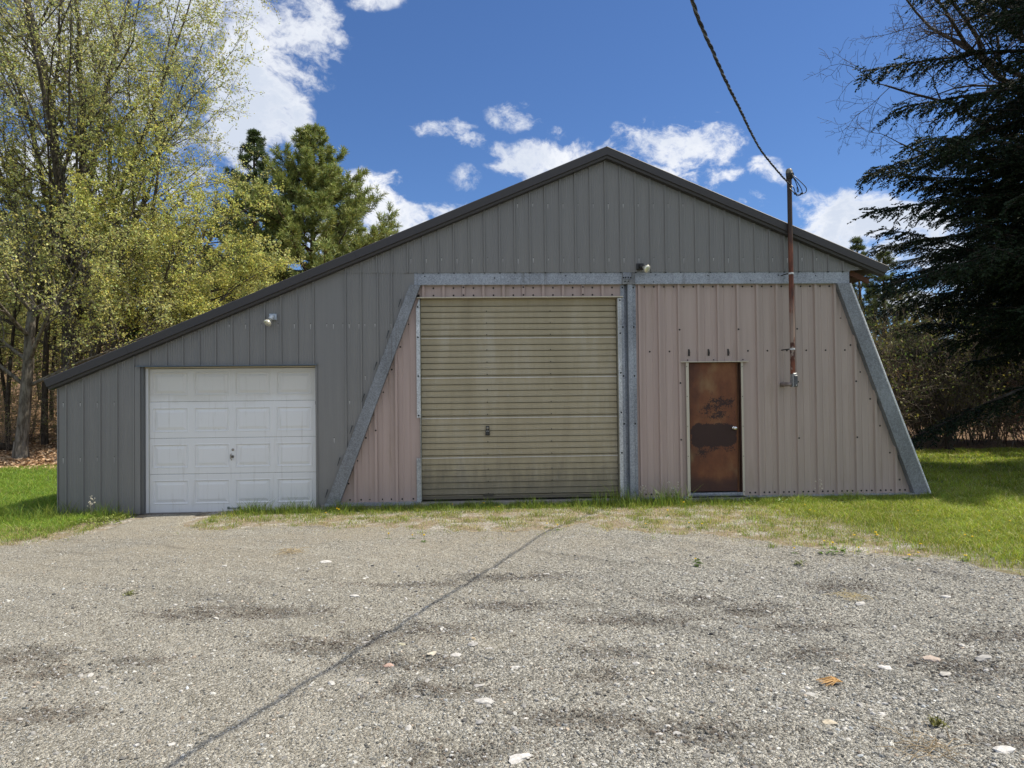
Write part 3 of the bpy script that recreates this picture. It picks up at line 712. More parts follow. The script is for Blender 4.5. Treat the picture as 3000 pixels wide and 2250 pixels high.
# ---------------------------------------------------------------- white sectional door
wy = 11.09; wd = MB()
zs = [2.133, 1.627, 1.069, .521, -.065]; xc = [(-4.985, -4.445), (-4.366, -3.826), (-3.747, -3.203), (-3.118, -2.574)]
def frame4(o, i, yo, yi, c=None):
    (a0, a1, b0, b1), (c0, c1, d0, d1) = o, i
    V = [(a0, yo, b0), (a1, yo, b0), (a1, yo, b1), (a0, yo, b1), (c0, yi, d0), (c1, yi, d0), (c1, yi, d1), (c0, yi, d1)]
    wd.add(V, [(0, 1, 5, 4), (1, 2, 6, 5), (2, 3, 7, 6), (3, 0, 4, 7)], c)
for i in range(4):
    zt, zb = zs[i] - .003, zs[i + 1] + .003
    p1, p0 = (zt - .050, zb + .085) if i == 0 else (zt - .085, zb + .085)
    if i == 3: p0 = zb + .12
    xe = [-5.045] + [v for q in xc for v in q] + [-2.513]
    wd.add([(-5.045, wy, p1), (-2.513, wy, p1), (-2.513, wy, zt - .006), (-5.045, wy, zt - .006)], [(0, 1, 2, 3)])
    wd.add([(-5.045, wy, zt - .006), (-2.513, wy, zt - .006), (-2.513, wy + .005, zt), (-5.045, wy + .005, zt)], [(0, 1, 2, 3)])
    wd.add([(-5.045, wy, zb + .004), (-2.513, wy, zb + .004), (-2.513, wy, p0), (-5.045, wy, p0)], [(0, 1, 2, 3)])
    wd.add([(-5.045, wy + .005, zb - .003), (-2.513, wy + .005, zb - .003), (-2.513, wy, zb + .004), (-5.045, wy, zb + .004)], [(0, 1, 2, 3)])
    for k in range(5):
        a, b = xe[2*k], xe[2*k + 1]
        wd.add([(a, wy, p0), (b, wy, p0), (b, wy, p1), (a, wy, p1)], [(0, 1, 2, 3)])
    for a, b in xc:
        r0 = (a, b, p0, p1); sh = lambda e: (a + e, b - e, p0 + e, p1 - e)
        frame4(r0, sh(.006), wy, wy - .004); frame4(sh(.006), sh(.016), wy - .004, wy - .004); frame4(sh(.016), sh(.026), wy - .004, wy + .011); frame4(sh(.026), sh(.038), wy + .011, wy + .011); frame4(sh(.038), sh(.078), wy + .011, wy - .001)
        q = sh(.078); wd.add([(q[0], wy - .001, q[2]), (q[1], wy - .001, q[2]), (q[1], wy - .001, q[3]), (q[0], wy - .001, q[3])], [(0, 1, 2, 3)])
t = NT('white_door_paint'); p = t.pos(); x, y, z = t.sep(p)
c = t.mix(t.m2('MULTIPLY', t.noise(t.mapv(p, (2, 2, 1)), 1.5, 5, .6), .35), (.74, .75, .755), (.62, .63, .62))
top = t.ss(t.m2('ADD', z, t.m2('MULTIPLY', t.m2('SUBTRACT', t.noise(p, 2.6, 5, .7), .5), .35)), 1.55, 1.75)
c = t.mix(t.m2('MULTIPLY', top, .42), c, (.47, .44, .36))
c = t.mix(t.m2('MULTIPLY', t.ss(t.noise(t.mapv(p, (18, 18, 1)), 1.4, 5, .7), .54, .72), .34), c, (.42, .40, .35))
c = t.mix(1.0, c, t.attr(), 'MULTIPLY')
WD = t.out(t.pbr(c, .4, 0, t.bump(t.noise(p, 90, 2), .06, .002)))
wdo = part(wd, 'overhead_door', WD)
wb = MB(); wb.box(-5.045, -2.513, wy - .004, wy + .02, -.072, -.064, (.4, .4, .4)); part(wb, 'bottom_seal', WHITE, wdo)
h = MB(); h.lathe([(.02, 0), (.02, .008), (.012, .012), (.0005, .013)], (-3.778, wy - .0005, .882), (0, -1, 0), 14); part(h, 'lock', mat_plain('tarnished_steel', (.32, .29, .25), .45, .6), wdo)
h = MB(); h.lathe([(.016, 0), (.014, .012), (.0005, .014)], (-3.778, wy - .0005, .775), (0, -1, 0), 10, (.5, .5, .5)); h.tube([(-3.80, wy - .01, .82), (-3.806, wy - .03, .80), (-3.80, wy - .032, .75), (-3.79, wy - .02, .72)], [.006, .009, .009, .005], 8); h.box(-3.80, -3.765, wy - .012, wy - .001, .757, .795, (.6, .6, .6)); part(h, 'handle', bpy.data.materials['tarnished_steel'], wdo)
h = MB(); h.tube([(-3.846, wy - .002, -.005), (-3.845, wy - .035, -.006), (-3.692, wy - .035, -.008), (-3.691, wy - .002, -.008)], .008, 8); h.box(-3.865, -3.83, wy - .006, wy - .001, -.025, .012); h.box(-3.71, -3.675, wy - .006, wy - .001, -.027, .01); part(h, 'lift_handle', mat_plain('dull_green_steel', (.16, .20, .17), .5, .3), wdo)
ca = MB(); ca.bbox(-5.068, -5.028, 11.045, 11.06, -.06, 2.135, .003); ca.box(-5.032, -5.026, 11.055, 11.11, -.06, 2.135, (.7, .68, .6)); part(ca, 'door_casing', WHITE, wdo)
ca = MB(); ca.box(-2.515, -2.497, 11.06, 11.11, -.06, 2.135, (.55, .55, .53))
part(ca, 'door_casing', WHITE, wdo)
hd = MB(); hd.box(-5.066, -2.50, 11.02, 11.11, 2.1365, 2.155, (1, .95, .85)); part(hd, 'head_jamb', CREAM, wdo)
fl = MB(); fl.loft([(0, 10.985, 2.178), (0, 10.925, 2.170), (0, 10.925, 2.158), (0, 10.932, 2.157)], (-5.158, 0, 0), (-2.459, 0, 0)); part(fl, 'drip_cap', mat_painted('slate_flashing', (.10, .13, .16), .05, .4), wdo)

# ---------------------------------------------------------------- flood lights on the wall
GLASS = None
t = NT('bulb_glass'); g_ = t.n('ShaderNodeBsdfPrincipled', {'Base Color': (.80, .78, .66, 1), 'Roughness': .12, 'Metallic': .55, 'Coat Weight': 1.0}).outputs[0]; GLASS = t.out(g_)
def flood(x, y, z, dirv, boxc, sockc, label):
    r = empty('flood_light', (x, y, z), label, 'wall light', 'flood lights on the garage front')
    b = MB(); b.bbox(-.055, .055, -.045, .0, -.05, .045, .006); b.lathe([(.02, 0), (.03, .02), (.022, .04)], (0, -.045, 0), (0, -1, 0), 12); b.build('mount_box', boxc, r)
    D = Vector(dirv).normalized(); o = Vector((0, -.07, 0))
    s_ = MB(); s_.lathe([(.0005, -.025), (.022, -.02), (.030, .0), (.032, .055), (.028, .06)], o, D, 14); s_.build('socket', sockc, r, smooth=True)
    g = MB(); g.lathe([(.022, .055), (.026, .075), (.045, .105), (.062, .135), (.063, .15), (.055, .158), (.03, .165), (.0005, .167)], o, D, 20); g.build('bulb', GLASS, r, smooth=True)
LW = mat_plain('white_socket', (.62, .66, .70), .4, 0, .1)
flood(-3.125, 10.985, 2.905, (-.32, -.55, -.75), mat_plain('pale_blue_box', (.42, .48, .55), .45, .2), LW, 'white wall flood light with clear bulb above the white overhead door')
flood(2.53, 10.965, 3.655, (.55, -.70, -.45), BLACK, BLACK, 'black wall flood light with clear bulb beside the beam splice')

# ---------------------------------------------------------------- service mast and cable
mast = empty('service_mast', (4.868, 10.80, 1.75), 'rusty conduit mast with a weatherhead rising past the roof edge', 'electrical mast')
t = NT('rusty_conduit'); p = t.pos(); x, y, z = t.sep(p)
n = t.noise(t.mapv(p, (1.2, 1.2, .5)), 6.5, 4, .6)
c = t.ramp(n, [(.35, (.035, .012, .008)), (.5, (.10, .026, .012)), (.62, (.19, .06, .03))])
pl = t.m2('MULTIPLY', t.ss(t.noise(t.mapv(p, (1.5, 1.5, .8), (0, 0, 3.3)), 4.2, 5, .65), .50, .56), t.ss(z, 3.3, 2.6))
c = t.mix(t.m2('MULTIPLY', pl, .8), c, (.30, .24, .20))
c = t.mix(t.ss(z, 3.7, 4.3), c, (.040, .026, .020))
RC = t.out(t.pbr(c, .6, .15, t.bump(n, .2, .005)))
O = np.array([-4.868, -10.80, -1.75])
def mpart(b, name, m, **kw):
    b.V = [v + O for v in b.V]; return b.build(name, m, mast, **kw)
b = MB(); b.lathe([(.036, 1.95), (.036, 5.04)], (4.868, 10.80, 0), (0, 0, 1), 20); mpart(b, 'pipe', RC, smooth=True)
b = MB(); b.lathe([(.036, 4.985), (.047, 4.99), (.050, 5.04), (.052, 5.075), (.048, 5.08)], (4.868, 10.80, 0), (0, 0, 1), 18); b.lathe([(.053, 5.074), (.053, 5.10), (.045, 5.135), (.028, 5.152), (.0005, 5.156)], (4.868, 10.80, 0), (0, 0, 1), 18, (9, 8.2, 6.5)); b.tube([(4.868, 10.80, 5.07), (4.885, 10.74, 5.04)], [.045, .038], 10)
mpart(b, 'weatherhead', BLACK, smooth=True)
b = MB(); b.bbox(4.852, 4.917, 10.755, 10.86, 1.748, 1.965, .014, (.55, .55, .55)); b.bbox(4.864, 4.921, 10.735, 10.756, 1.753, 1.930, .012, (.18, .18, .19)); b.screw(4.892, 10.734, 1.775, .006, (1.6, 1.6, 1.6)); b.tube([(4.853, 10.81, 1.79), (4.81, 10.83, 1.79), (4.79, 10.88, 1.79), (4.79, 11.05, 1.79)], [.030, .032, .034, .034], 10, (.45, .36, .33))
mpart(b, 'junction_box', GALVP)
for z in (2.335, 3.512):
    b = MB(); b.lathe([(.037, z - .014), (.041, z - .012), (.041, z + .012), (.037, z + .014)], (4.868, 10.80, 0), (0, 0, 1), 16); b.tube([(4.83, 10.81, z), (4.80, 10.90, z), (4.80, 11.04, z)], .009, 6, (.1, .1, .1)); mpart(b, 'clamp', GALVP)
# connections hanging below the weatherhead
lp = [[(4.885, 10.74, 5.04), (4.93, 10.70, 4.98), (5.03, 10.69, 4.88), (5.085, 10.69, 4.81), (5.075, 10.70, 4.75), (5.015, 10.70, 4.735)],
      [(4.88, 10.74, 5.03), (4.92, 10.70, 4.95), (4.98, 10.69, 4.85), (5.012, 10.69, 4.78), (5.015, 10.70, 4.735), (4.95, 10.70, 4.72), (4.915, 10.71, 4.735)],
      [(4.878, 10.74, 5.02), (4.91, 10.70, 4.94), (4.945, 10.70, 4.85), (4.965, 10.70, 4.78), (4.95, 10.70, 4.76), (4.94, 10.70, 4.83)],
      [(4.84, 10.74, 4.90), (4.89, 10.70, 4.82), (4.915, 10.70, 4.735), (4.94, 10.70, 4.70), (4.99, 10.70, 4.71), (5.015, 10.70, 4.735)],
      [(4.83, 10.74, 4.84), (4.86, 10.72, 4.80), (4.90, 10.70, 4.74)]]
def cr(P, m=8):
    P = [np.array(q, float) for q in P]; P = [2*P[0] - P[1]] + P + [2*P[-1] - P[-2]]; o = []
    for i in range(1, len(P) - 2):
        for k in range(m):
            t_ = k/m; a, b_, c_, d_ = P[i-1:i+3]
            o.append(.5*((2*b_) + (c_ - a)*t_ + (2*a - 5*b_ + 4*c_ - d_)*t_**2 + (3*b_ - a - 3*c_ + d_)*t_**3))
    o.append(P[-2]); return np.array(o)
for q in lp:
    b = MB(); b.tube(cr(q), .0065, 6); mpart(b, 'wire', BLACK)
for q in ((5.015, 10.70, 4.735), (4.915, 10.705, 4.735)):
    b = MB(); b.lathe([(.0005, -.02), (.016, -.015), (.018, 0), (.016, .015), (.0005, .02)], q, (1, 0, .2), 10); mpart(b, 'splice', BLACK)
# the service drop: three strands twisted round each other, sagging to a pole behind the viewer
path = cr([(4.86, 10.74, 4.875), (4.45, 10.15, 4.85), (3.69, 8.94, 4.75), (3.02, 7.61, 4.50), (2.51, 6.58, 4.33), (2.05, 5.66, 4.18), (1.70, 4.96, 4.09), (1.29, 4.13, 4.00), (.55, 2.5, 3.92), (-.9, -.8, 4.05), (-3.5, -6.5, 4.7), (-7, -14, 6.2)], 60)
L_ = np.concatenate([[0], np.cumsum(np.linalg.norm(np.diff(path, axis=0), axis=1))])
s_ = np.arange(0, L_[-1], .022); P = np.stack([np.interp(s_, L_, path[:, i]) for i in range(3)], -1)
T = np.gradient(P, axis=0); T /= np.linalg.norm(T, axis=1)[:, None]; U = np.cross(T, (0, 0, 1.0)); U /= np.linalg.norm(U, axis=1)[:, None]; W = np.cross(U, T)
cab = empty('service_cable', (4.86, 10.74, 4.875), 'black twisted overhead cable running from the mast top over the yard', 'cable')
Oc = -np.array([4.86, 10.74, 4.875])
for k in range(3):
    a = 2*PI*s_/.42 + k*2*PI/3; rr = .0072 if k else .007
    b = MB(); b.tube(P + Oc + rr*(np.cos(a)[:, None]*U + np.sin(a)[:, None]*W), .0074 if k else .0055, 6)
    b.build('strand', mat_plain('bare_aluminium', (.16, .16, .16), .5, .5) if k == 0 else BLACK, cab, smooth=True)
# ---------------------------------------------------------------- grass, gravel stones, litter
def rand_unit(n):
    v = rng.normal(size=(n, 3)); return v/np.linalg.norm(v, axis=1)[:, None]
def blades(mb, x, y, h, w, col, lean=.75, z=None):
    """bent three-quad-less blades: 5 points, 1 quad + 1 triangle each side joined"""
    n = len(x)
    if n == 0: return
    z = hgt(x, y) - .012 if z is None else z
    a = rng.uniform(0, 2*PI, n); b = rng.uniform(0, 2*PI, n); L = h*lean*rng.uniform(.2, 1.5, n)
    ux, uy = np.cos(a), np.sin(a); lx, ly = np.cos(b)*L, np.sin(b)*L
    P = np.empty((n, 5, 3))
    for k, (s_, f, q) in enumerate(((-1, 0, 0), (1, 0, 0), (1, .55, .3), (-1, .55, .3), (0, 1, 1))):
        ww = w*(1 if f == 0 else .8 if f < 1 else 0)*.5
        P[:, k, 0] = x + s_*ux*ww + lx*q; P[:, k, 1] = y + s_*uy*ww + ly*q; P[:, k, 2] = z + h*f*np.sqrt(np.maximum(1 - (lean*q)**2*.5, .3))
    i = np.arange(n)[:, None]*5
    C = np.repeat(col[:, None, :], 5, 1); C[:, :2] *= .85
    mb.add(P.reshape(-1, 3), i + np.array([[0, 1, 2, 3]]), C.reshape(-1, 3))
    mb.F.setdefault(3, []).append((i + np.array([[3, 2, 4]])) + mb.n - 5*n)
def gcol(n, base, var=.3, tint=.25):
    k = rng.lognormal(0, var, n)[:, None]; t_ = rng.uniform(-tint, tint, n)
    c = np.array(base)[None, :]*k; c[:, 0] *= 1 + t_; c[:, 2] *= 1 - .4*t_
    return np.clip(c, 0, .8)
LEAFM = mat_leaf('grass_blade', .42, .5, .35)
def scatter(x0, x1, y0, y1, dens):
    n = int((x1 - x0)*(y1 - y0)*dens); return rng.uniform(x0, x1, n), rng.uniform(y0, y1, n)
def hemshade(x, y): return 0
lawn = MB()
# right lawn
for (x0, x1, y0, y1, de, hh, ww) in ((2.2, 7.5, 5.2, 11.0, 3000, .075, .0052), (7.0, 10.5, 6.5, 12, 2300, .085, .006), (7.3, 12.5, 11.0, 14.5, 1500, .085, .008), (7.5, 15.5, 14.5, 19.6, 900, .085, .011)):
    x, y = scatter(x0, x1, y0, y1, de)
    lawnness = smo(x + .9*wav(x, y, 1.6, 31), 3.6, 5.8) if x0 < 3 else np.ones(len(x))
    k = (gin(x, y) < .10 - .40*rng.random(len(x))**1.5) & (rng.random(len(x)) < .04 + .96*lawnness) & (x/y < .86) & ~((y > 10.93) & (x < 7.16))
    x, y = x[k], y[k]; n = len(x)
    cl = 1 + .45*wav(x, y, .7, 33) + .25*wav(x, y, .22, 34)
    hb = hh*np.clip(cl, .45, 1.9)*rng.uniform(.6, 1.5, n)
    c = gcol(n, (.30, .36, .05), .28) * (1 + .18*wav(x, y, 1.1, 35))[:, None]
    dry = rng.random(n) < .10; c[dry] = gcol(dry.sum(), (.55, .48, .27), .2, .1)
    blades(lawn, x, y, hb, np.full(n, ww), c)
# left lawn
for (x0, x1, y0, y1, de, hh, ww) in ((-9, -5.6, 8.4, 12, 2600, .10, .006), (-10.5, -6.33, 12, 15.5, 1900, .10, .008), (-13, -6.5, 15.5, 18.9, 1100, .10, .010)):
    x, y = scatter(x0, x1, y0, y1, de)
    k = (gin(x, y) < -.35 - .3*rng.random(len(x))) & (x/y > -.86) & ~((y > 10.93) & (x > -6.36)) & (y < 18.55 + .25*wav(x, y, 1.5, 36))
    x, y = x[k], y[k]; n = len(x)
    hb = hh*np.clip(1 + .35*wav(x, y, .8, 37), .5, 1.8)*rng.uniform(.6, 1.4, n)*np.where(y < 9.6, .6, 1)
    c = gcol(n, (.225, .335, .048), .25); dry = rng.random(n) < np.where(y < 9.8, .35, .04); c[dry] = gcol(dry.sum(), (.44, .38, .20), .2, .1)
    blades(lawn, x, y, hb, np.full(n, ww), c)
lawn.build('grass', LEAFM, label='bright green spring grass growing on the lawns beside the garage', kind='stuff')
strip = MB()
x, y = scatter(-6.5, 7.2, 7.4, 10.97, 2900); n = len(x)
g_ = -gin(x, y)
edge = smo(g_ + .25*wav(x, y, .5, 44), -.15, .7)
k = (g_ > -.45) & (rng.random(n) < (edge*.95 + .035)*np.clip(.80 + .55*wav(x, y, .45, 45) + .25*wav(x, y, .16, 46) + .4*smo(x, 3.2, 5), .06, 1)) & ~((x > -5.15) & (x < -3.9) & (y > 9.4)) & ((y < 10.9) | (x < -2.4))
x, y, g_ = x[k], y[k], g_[k]; n = len(x)
green = np.clip(.46 + .45*wav(x, y, .6, 41) + .55*smo(y, 10.1, 10.75) + .6*smo(x, 3.4, 5.6) + .25*smo(-x, .5, 2)*smo(y, 9.6, 10.3), .05, .95)
isg = rng.random(n) < green
c = gcol(n, (.50, .435, .24), .28, .1); c[isg] = gcol(isg.sum(), (.24, .29, .055), .28)
hb = np.where(isg, .055, .030)*rng.uniform(.5, 1.6, n)*(1 + .5*smo(y, 10.4, 10.9))*np.clip(1 + .6*wav(x, y, .3, 47), .5, 1.8)
blades(strip, x, y, hb, np.where(isg, .005, .0055), c, .9)
# separate tufts that break the edge towards the gravel
nt = 1500; tx = rng.uniform(-6.4, 7.0, nt); ty = rng.uniform(7.0, 10.9, nt); tg = -gin(tx, ty)
k = (tg > -.55) & (rng.random(nt) < np.where(tg > .2, .55, .16)) & ~((tx > -5.1) & (tx < -3.9)) & (rng.random(nt) < .35 + .4*smo(tx, 2, 4.5) + .3*smo(ty, 9.8, 10.6))
for x0, y0 in zip(tx[k], ty[k]):
    n = rng.integers(14, 46); rr_ = rng.uniform(.02, .06); hh = rng.uniform(.035, .10)
    c = gcol(n, (.20, .27, .05), .3); q = rng.random(n) < .25; c[q] = gcol(q.sum(), (.52, .46, .26), .2, .1)
    blades(strip, x0 + rng.normal(0, rr_, n), y0 + rng.normal(0, rr_, n), hh*rng.uniform(.5, 1.3, n), np.full(n, .005), c, .9)
# dead straw strewn over the edge
x, y = scatter(-6.5, 6.8, 6.2, 10.6, 420); g_ = -gin(x, y); k = (g_ > -.8) & (g_ < .8) & (rng.random(len(x)) < np.exp(-np.maximum(-g_, 0)*3.5)); x, y = x[k], y[k]; n = len(x)
blades(strip, x, y, rng.uniform(.008, .022, n), np.full(n, .005), gcol(n, (.50, .43, .26), .3, .1), 3.0, gravz(x, y) + .002)
# long grass left unmown against the wall
for (x0, x1, q, hh) in ((-6.55, -5.1, 700, .13), (-3.6, -2.4, 900, .12), (-2.4, 7.2, 900, .085), (1.7, 3.2, 900, .17), (-.9, 1.6, 500, .08), (4.2, 7.2, 420, .08), (-7.6, -6.2, 1200, .15)):
    n = int((x1 - x0)*q); x = rng.uniform(x0, x1, n); y = 10.90 - np.abs(rng.normal(0, .22, n))
    if x1 < -6: y = 10.75 - np.abs(rng.normal(0, .25, n))
    cl = np.clip(1 + .8*wav(x, y*3, .35, 43), .25, 2)
    blades(strip, x, y, hh*cl*rng.uniform(.5, 1.5, n), np.full(n, .006), gcol(n, (.19, .26, .045), .3), .5)
strip.build('dry_grass', LEAFM, label='sparse straw and green grass strip along the foot of the front wall', kind='stuff')

ICO = None
def ico():
    p = (1 + 5**.5)/2
    V = np.array([(-1,p,0),(1,p,0),(-1,-p,0),(1,-p,0),(0,-1,p),(0,1,p),(0,-1,-p),(0,1,-p),(p,0,-1),(p,0,1),(-p,0,-1),(-p,0,1)], float)
    V /= np.linalg.norm(V, axis=1)[:, None]
    F = np.array([(0,11,5),(0,5,1),(0,1,7),(0,7,10),(0,10,11),(1,5,9),(5,11,4),(11,10,2),(10,7,6),(7,1,8),(3,9,4),(3,4,2),(3,2,6),(3,6,8),(3,8,9),(4,9,5),(2,4,11),(6,2,10),(8,6,7),(9,8,1)])
    return V, F
IV, IF = ico()
OV = np.array([(1,0,0),(0,1,0),(-1,0,0),(0,-1,0),(0,0,1),(0,0,-1)], float); OF = np.array([(0,1,4),(1,2,4),(2,3,4),(3,0,4)])
def stones(mb, x, y, r, col, V0, F0, flat=.55):
    n = len(x); nv = len(V0)
    S_ = np.stack([r*rng.uniform(.8, 1.5, n), r*rng.uniform(.7, 1.1, n), r*rng.uniform(.4, .8, n)*flat/.55], -1)
    P = V0[None]*(1 + rng.uniform(-.22, .22, (n, nv, 1)))*S_[:, None, :]
    tz = rng.normal(0, .25, n)[:, None]; c_, s_ = np.cos(tz), np.sin(tz)
    P = np.stack([P[..., 0]*c_ - P[..., 2]*s_, P[..., 1], P[..., 0]*s_ + P[..., 2]*c_], -1)
    a = rng.uniform(0, 2*PI, n)[:, None]; c_, s_ = np.cos(a), np.sin(a)
    P = np.stack([P[..., 0]*c_ - P[..., 1]*s_ + x[:, None], P[..., 0]*s_ + P[..., 1]*c_ + y[:, None], P[..., 2] + (gravz(x, y) + r*.12)[:, None]], -1)
    mb.add(P.reshape(-1, 3), (F0[None] + (np.arange(n)*nv)[:, None, None]).reshape(-1, 3), np.repeat(col, nv, 0))
t = NT('stone'); p = t.pos(); n_ = t.noise(p, 60, 4, .6)
c = t.mix(1.0, t.attr(), t.ramp(n_, [(.3, (.75, .74, .72)), (.7, (1.15, 1.15, 1.15))]), 'MULTIPLY')
STONE = t.out(t.pbr(c, .85, 0, t.bump(n_, .3, .004), .25))
gv = MB()
def gstones(x0, x1, y0, y1, dens, r0, r1, V0, F0):
    x, y = scatter(x0, x1, y0, y1, dens); gi_ = gin(x, y)
    k = ((gi_ > .02) | ((gi_ > -.5) & (rng.random(len(x)) < .25))) & (np.abs(x - .05*y) < .80*y + .3); x, y = x[k], y[k]
    pt = np.zeros(len(x))
    for a, b, ra, rb in PATCH: pt = np.maximum(pt, np.exp(-((x - a)/ra)**2 - ((y - b)/rb)**2))
    coarse = np.clip(.5 + .5*smo(x, -1.2, 1.5) + .2*wav(x, y, .9, 51), .1, 1)
    k = rng.random(len(x)) < coarse; x, y, pt = x[k], y[k], pt[k]; n = len(x)
    r = r0*(r1/r0)**(rng.random(n)**2.6)
    tone = rng.choice([.10, .19, .30, .42, .55], n, p=[.16, .26, .30, .18, .10])*rng.uniform(.8, 1.2, n)*(1 - .62*pt)
    c = tone[:, None]*np.array([(.985, .99, .94)]); w_ = rng.random(n) < .12; c[w_] *= np.array([1.12, .95, .82]); b_ = rng.random(n) < .08; c[b_] *= np.array([.92, .98, 1.08])
    stones(gv, x, y, r, c, V0, F0)
gstones(-3.2, 4.2, 2.6, 4.7, 7500, .0022, .0058, OV, OF)
gstones(-3.2, 4.2, 2.6, 4.7, 900, .005, .013, IV, IF)
gstones(-5.5, 5.6, 4.7, 6.6, 3600, .0030, .0075, OV, OF)
gstones(-5.5, 5.6, 4.7, 6.6, 260, .007, .014, IV, IF)
gstones(-8, 5.6, 6.6, 9.6, 1400, .0038, .010, OV, OF)
for a, b_, ra, rb in PATCH:                                # crumbs of damp earth in the churned spots
    n = int(3800*ra*rb*2); x = a + rng.normal(0, ra*.62, n); y = b_ + rng.normal(0, rb*.7, n)
    tone = rng.uniform(.05, .19, n)[:, None]*np.array([(1.1, .95, .80)]); m_ = rng.random(n) < .2; tone[m_] = rng.uniform(.25, .5, m_.sum())[:, None]
    stones(gv, x, y, rng.uniform(.0028, .0085, n)*rng.uniform(.7, 1.2, n), tone, IV, IF, .7)
x, y = scatter(-3.5, 5.2, 2.7, 7.4, 34); k = (gin(x, y) > .1) & (rng.random(len(x)) < .35 + .65*smo(x, -1.5, 1.2)); x, y = x[k], y[k]; n = len(x)
stones(gv, x, y, .009*(2.2**rng.random(n)), rng.choice([.12, .20, .28, .36, .50], n)[:, None]*np.array([(1.0, .985, .95)]), IV, IF, .5)
gv.build('gravel', STONE, label='loose gray gravel stones strewn over the yard', kind='stuff')

# ---------------------------------------------------------------- single stones
RK = [(-2.51,7.12,.046),(-1.54,7.14,.088),(-1.29,6.98,.032),(-2.09,5.84,.061),(-1.04,5.88,.065),(-.64,5.27,.027),(-.78,4.82,.047),(-.53,4.74,.049),(-.31,4.53,.065),(-.17,4.54,.062),(-.06,4.66,.061),(-.14,4.33,.031),(-.56,4.35,.06),(-.7,4.16,.046),(-.79,4.14,.019),(-.02,4.07,.048),(-.08,3.99,.029),(-.35,3.9,.033),(.01,3.81,.087),(-2.1,4.24,.022),(-2.28,4.69,.021),(-1.49,3.72,.019),(-1.37,3.43,.02),(-.06,4.77,.04),(-.82,3.92,.018),(-1.24,4.67,.018),
      (.2,4.29,.048),(.38,4.25,.022),(1.18,6.04,.035),(.61,6.6,.047),(1.94,6.21,.049),(2.23,6.43,.038),(2.43,5.7,.067),(2.94,5.41,.071),(3.68,5.49,.064),(2.02,5.75,.03),(1.74,4.65,.033),(1.79,4.61,.03),(2.1,4.7,.028),(1.4,4.17,.035),(2.77,4.28,.098),(3.1,4.27,.097),(2.72,4.09,.067),(2.41,4.17,.063),(2.17,4.27,.036),(2.21,4.45,.026),(1.81,3.87,.043),(1.73,3.5,.059),(2.06,3.6,.035),(.94,3.43,.04),(.85,3.44,.029),(.83,3.32,.024),(.75,3.79,.025),(.22,3.63,.024),(.17,3.22,.094),(2.36,3.14,.082),(2.12,4.89,.026),(1.05,6.7,.035),(3.3,6.58,.043)]
RL = {1: 'wide white stone on the far gravel before the garage between door and brace', 0: 'small white stone on the far gravel in front of the white door', 3: 'pale flat stone alone on the left part of the gravel', 4: 'cream stone lying alone above the cable shadow line', 6: 'gray stone lying on the shadow line of the cable',
      7: 'yellowish stone at the upper end of the pale stone cluster', 8: 'cream oval stone beside the bright white stone of the cluster', 9: 'brightest white angular stone in the middle of the cluster', 10: 'white flat stone at the far end of the stone cluster', 12: 'pinkish flat stone just below the stone cluster', 18: 'long thin white stone below the stone cluster', 23: 'tan stone at the very top of the stone cluster', 13: 'gray stone lower left of the pinkish stone',
      26: 'white stone alone near the middle of the gravel', 39: 'white stone sitting on a dark damp patch', 40: 'large tan flat stone half sunk on the right gravel', 41: 'large white oval stone on the right gravel', 42: 'gray rounded stone below the large tan stone', 43: 'thin white slab stone left of the tan stone', 47: 'round tan stone on the lower right gravel', 49: 'white stone at the edge of the muddy pit', 54: 'large white angular stone at the bottom edge of the yard', 55: 'curved white stone at the lower right corner', 32: 'white stone left of the straw wisp', 33: 'white flat stone just below the straw wisp', 34: 'white stone far right before the lawn edge', 46: 'gray flat stone below the pine needle cluster'}
for i, (x, y, wd_) in enumerate(RK):
    b = MB(); r = wd_*.5
    V = IV.copy(); F = IF
    # one subdivision, then lumps and a flattened base
    e = {}; V = list(map(tuple, V)); F2 = []
    def mid(a, c_):
        k = (min(a, c_), max(a, c_))
        if k not in e:
            q = (np.array(V[a]) + np.array(V[c_]))/2; V.append(tuple(q/np.linalg.norm(q))); e[k] = len(V) - 1
        return e[k]
    for f in F:
        a, b2, c_ = f; m1, m2_, m3 = mid(a, b2), mid(b2, c_), mid(c_, a); F2 += [(a, m1, m3), (b2, m2_, m1), (c_, m3, m2_), (m1, m2_, m3)]
    V = np.array(V); lump = 1 + .20*np.sin(V @ rng.normal(0, 2.4, 3) + i) + .13*np.sin(V @ rng.normal(0, 4, 3)) + .06*rng.normal(0, 1, len(V)); V = V*lump[:, None]
    a = rng.uniform(-.5, .5); el = rng.uniform(.42, .70)
    V = V*np.array([r*1.15, r*el*1.3, r*rng.uniform(.26, .44)])
    V = np.stack([V[:, 0]*math.cos(a) - V[:, 1]*math.sin(a), V[:, 0]*math.sin(a) + V[:, 1]*math.cos(a), np.maximum(V[:, 2], -r*.25)], -1)
    tone = {12: (.42, .30, .25), 23: (.45, .37, .26), 40: (.44, .37, .32), 47: (.48, .43, .34), 7: (.55, .52, .38), 8: (.55, .51, .42), 42: (.40, .39, .37), 13: (.33, .32, .31), 6: (.33, .32, .31), 46: (.40, .40, .39)}.get(i, None)
    if tone is None: q = rng.uniform(.34, .58); tone = (q, q*.985, q*.955)
    b.add(V, F2, tone)
    o = b.build('stone', STONE, None, smooth=False, loc=(x, y, float(gravz(np.array(x), np.array(y))) + r*.08), group='single stones lying on the gravel')
    setp(o, RL.get(i, 'small pale pebble lying singly on the gravel'), 'stone')

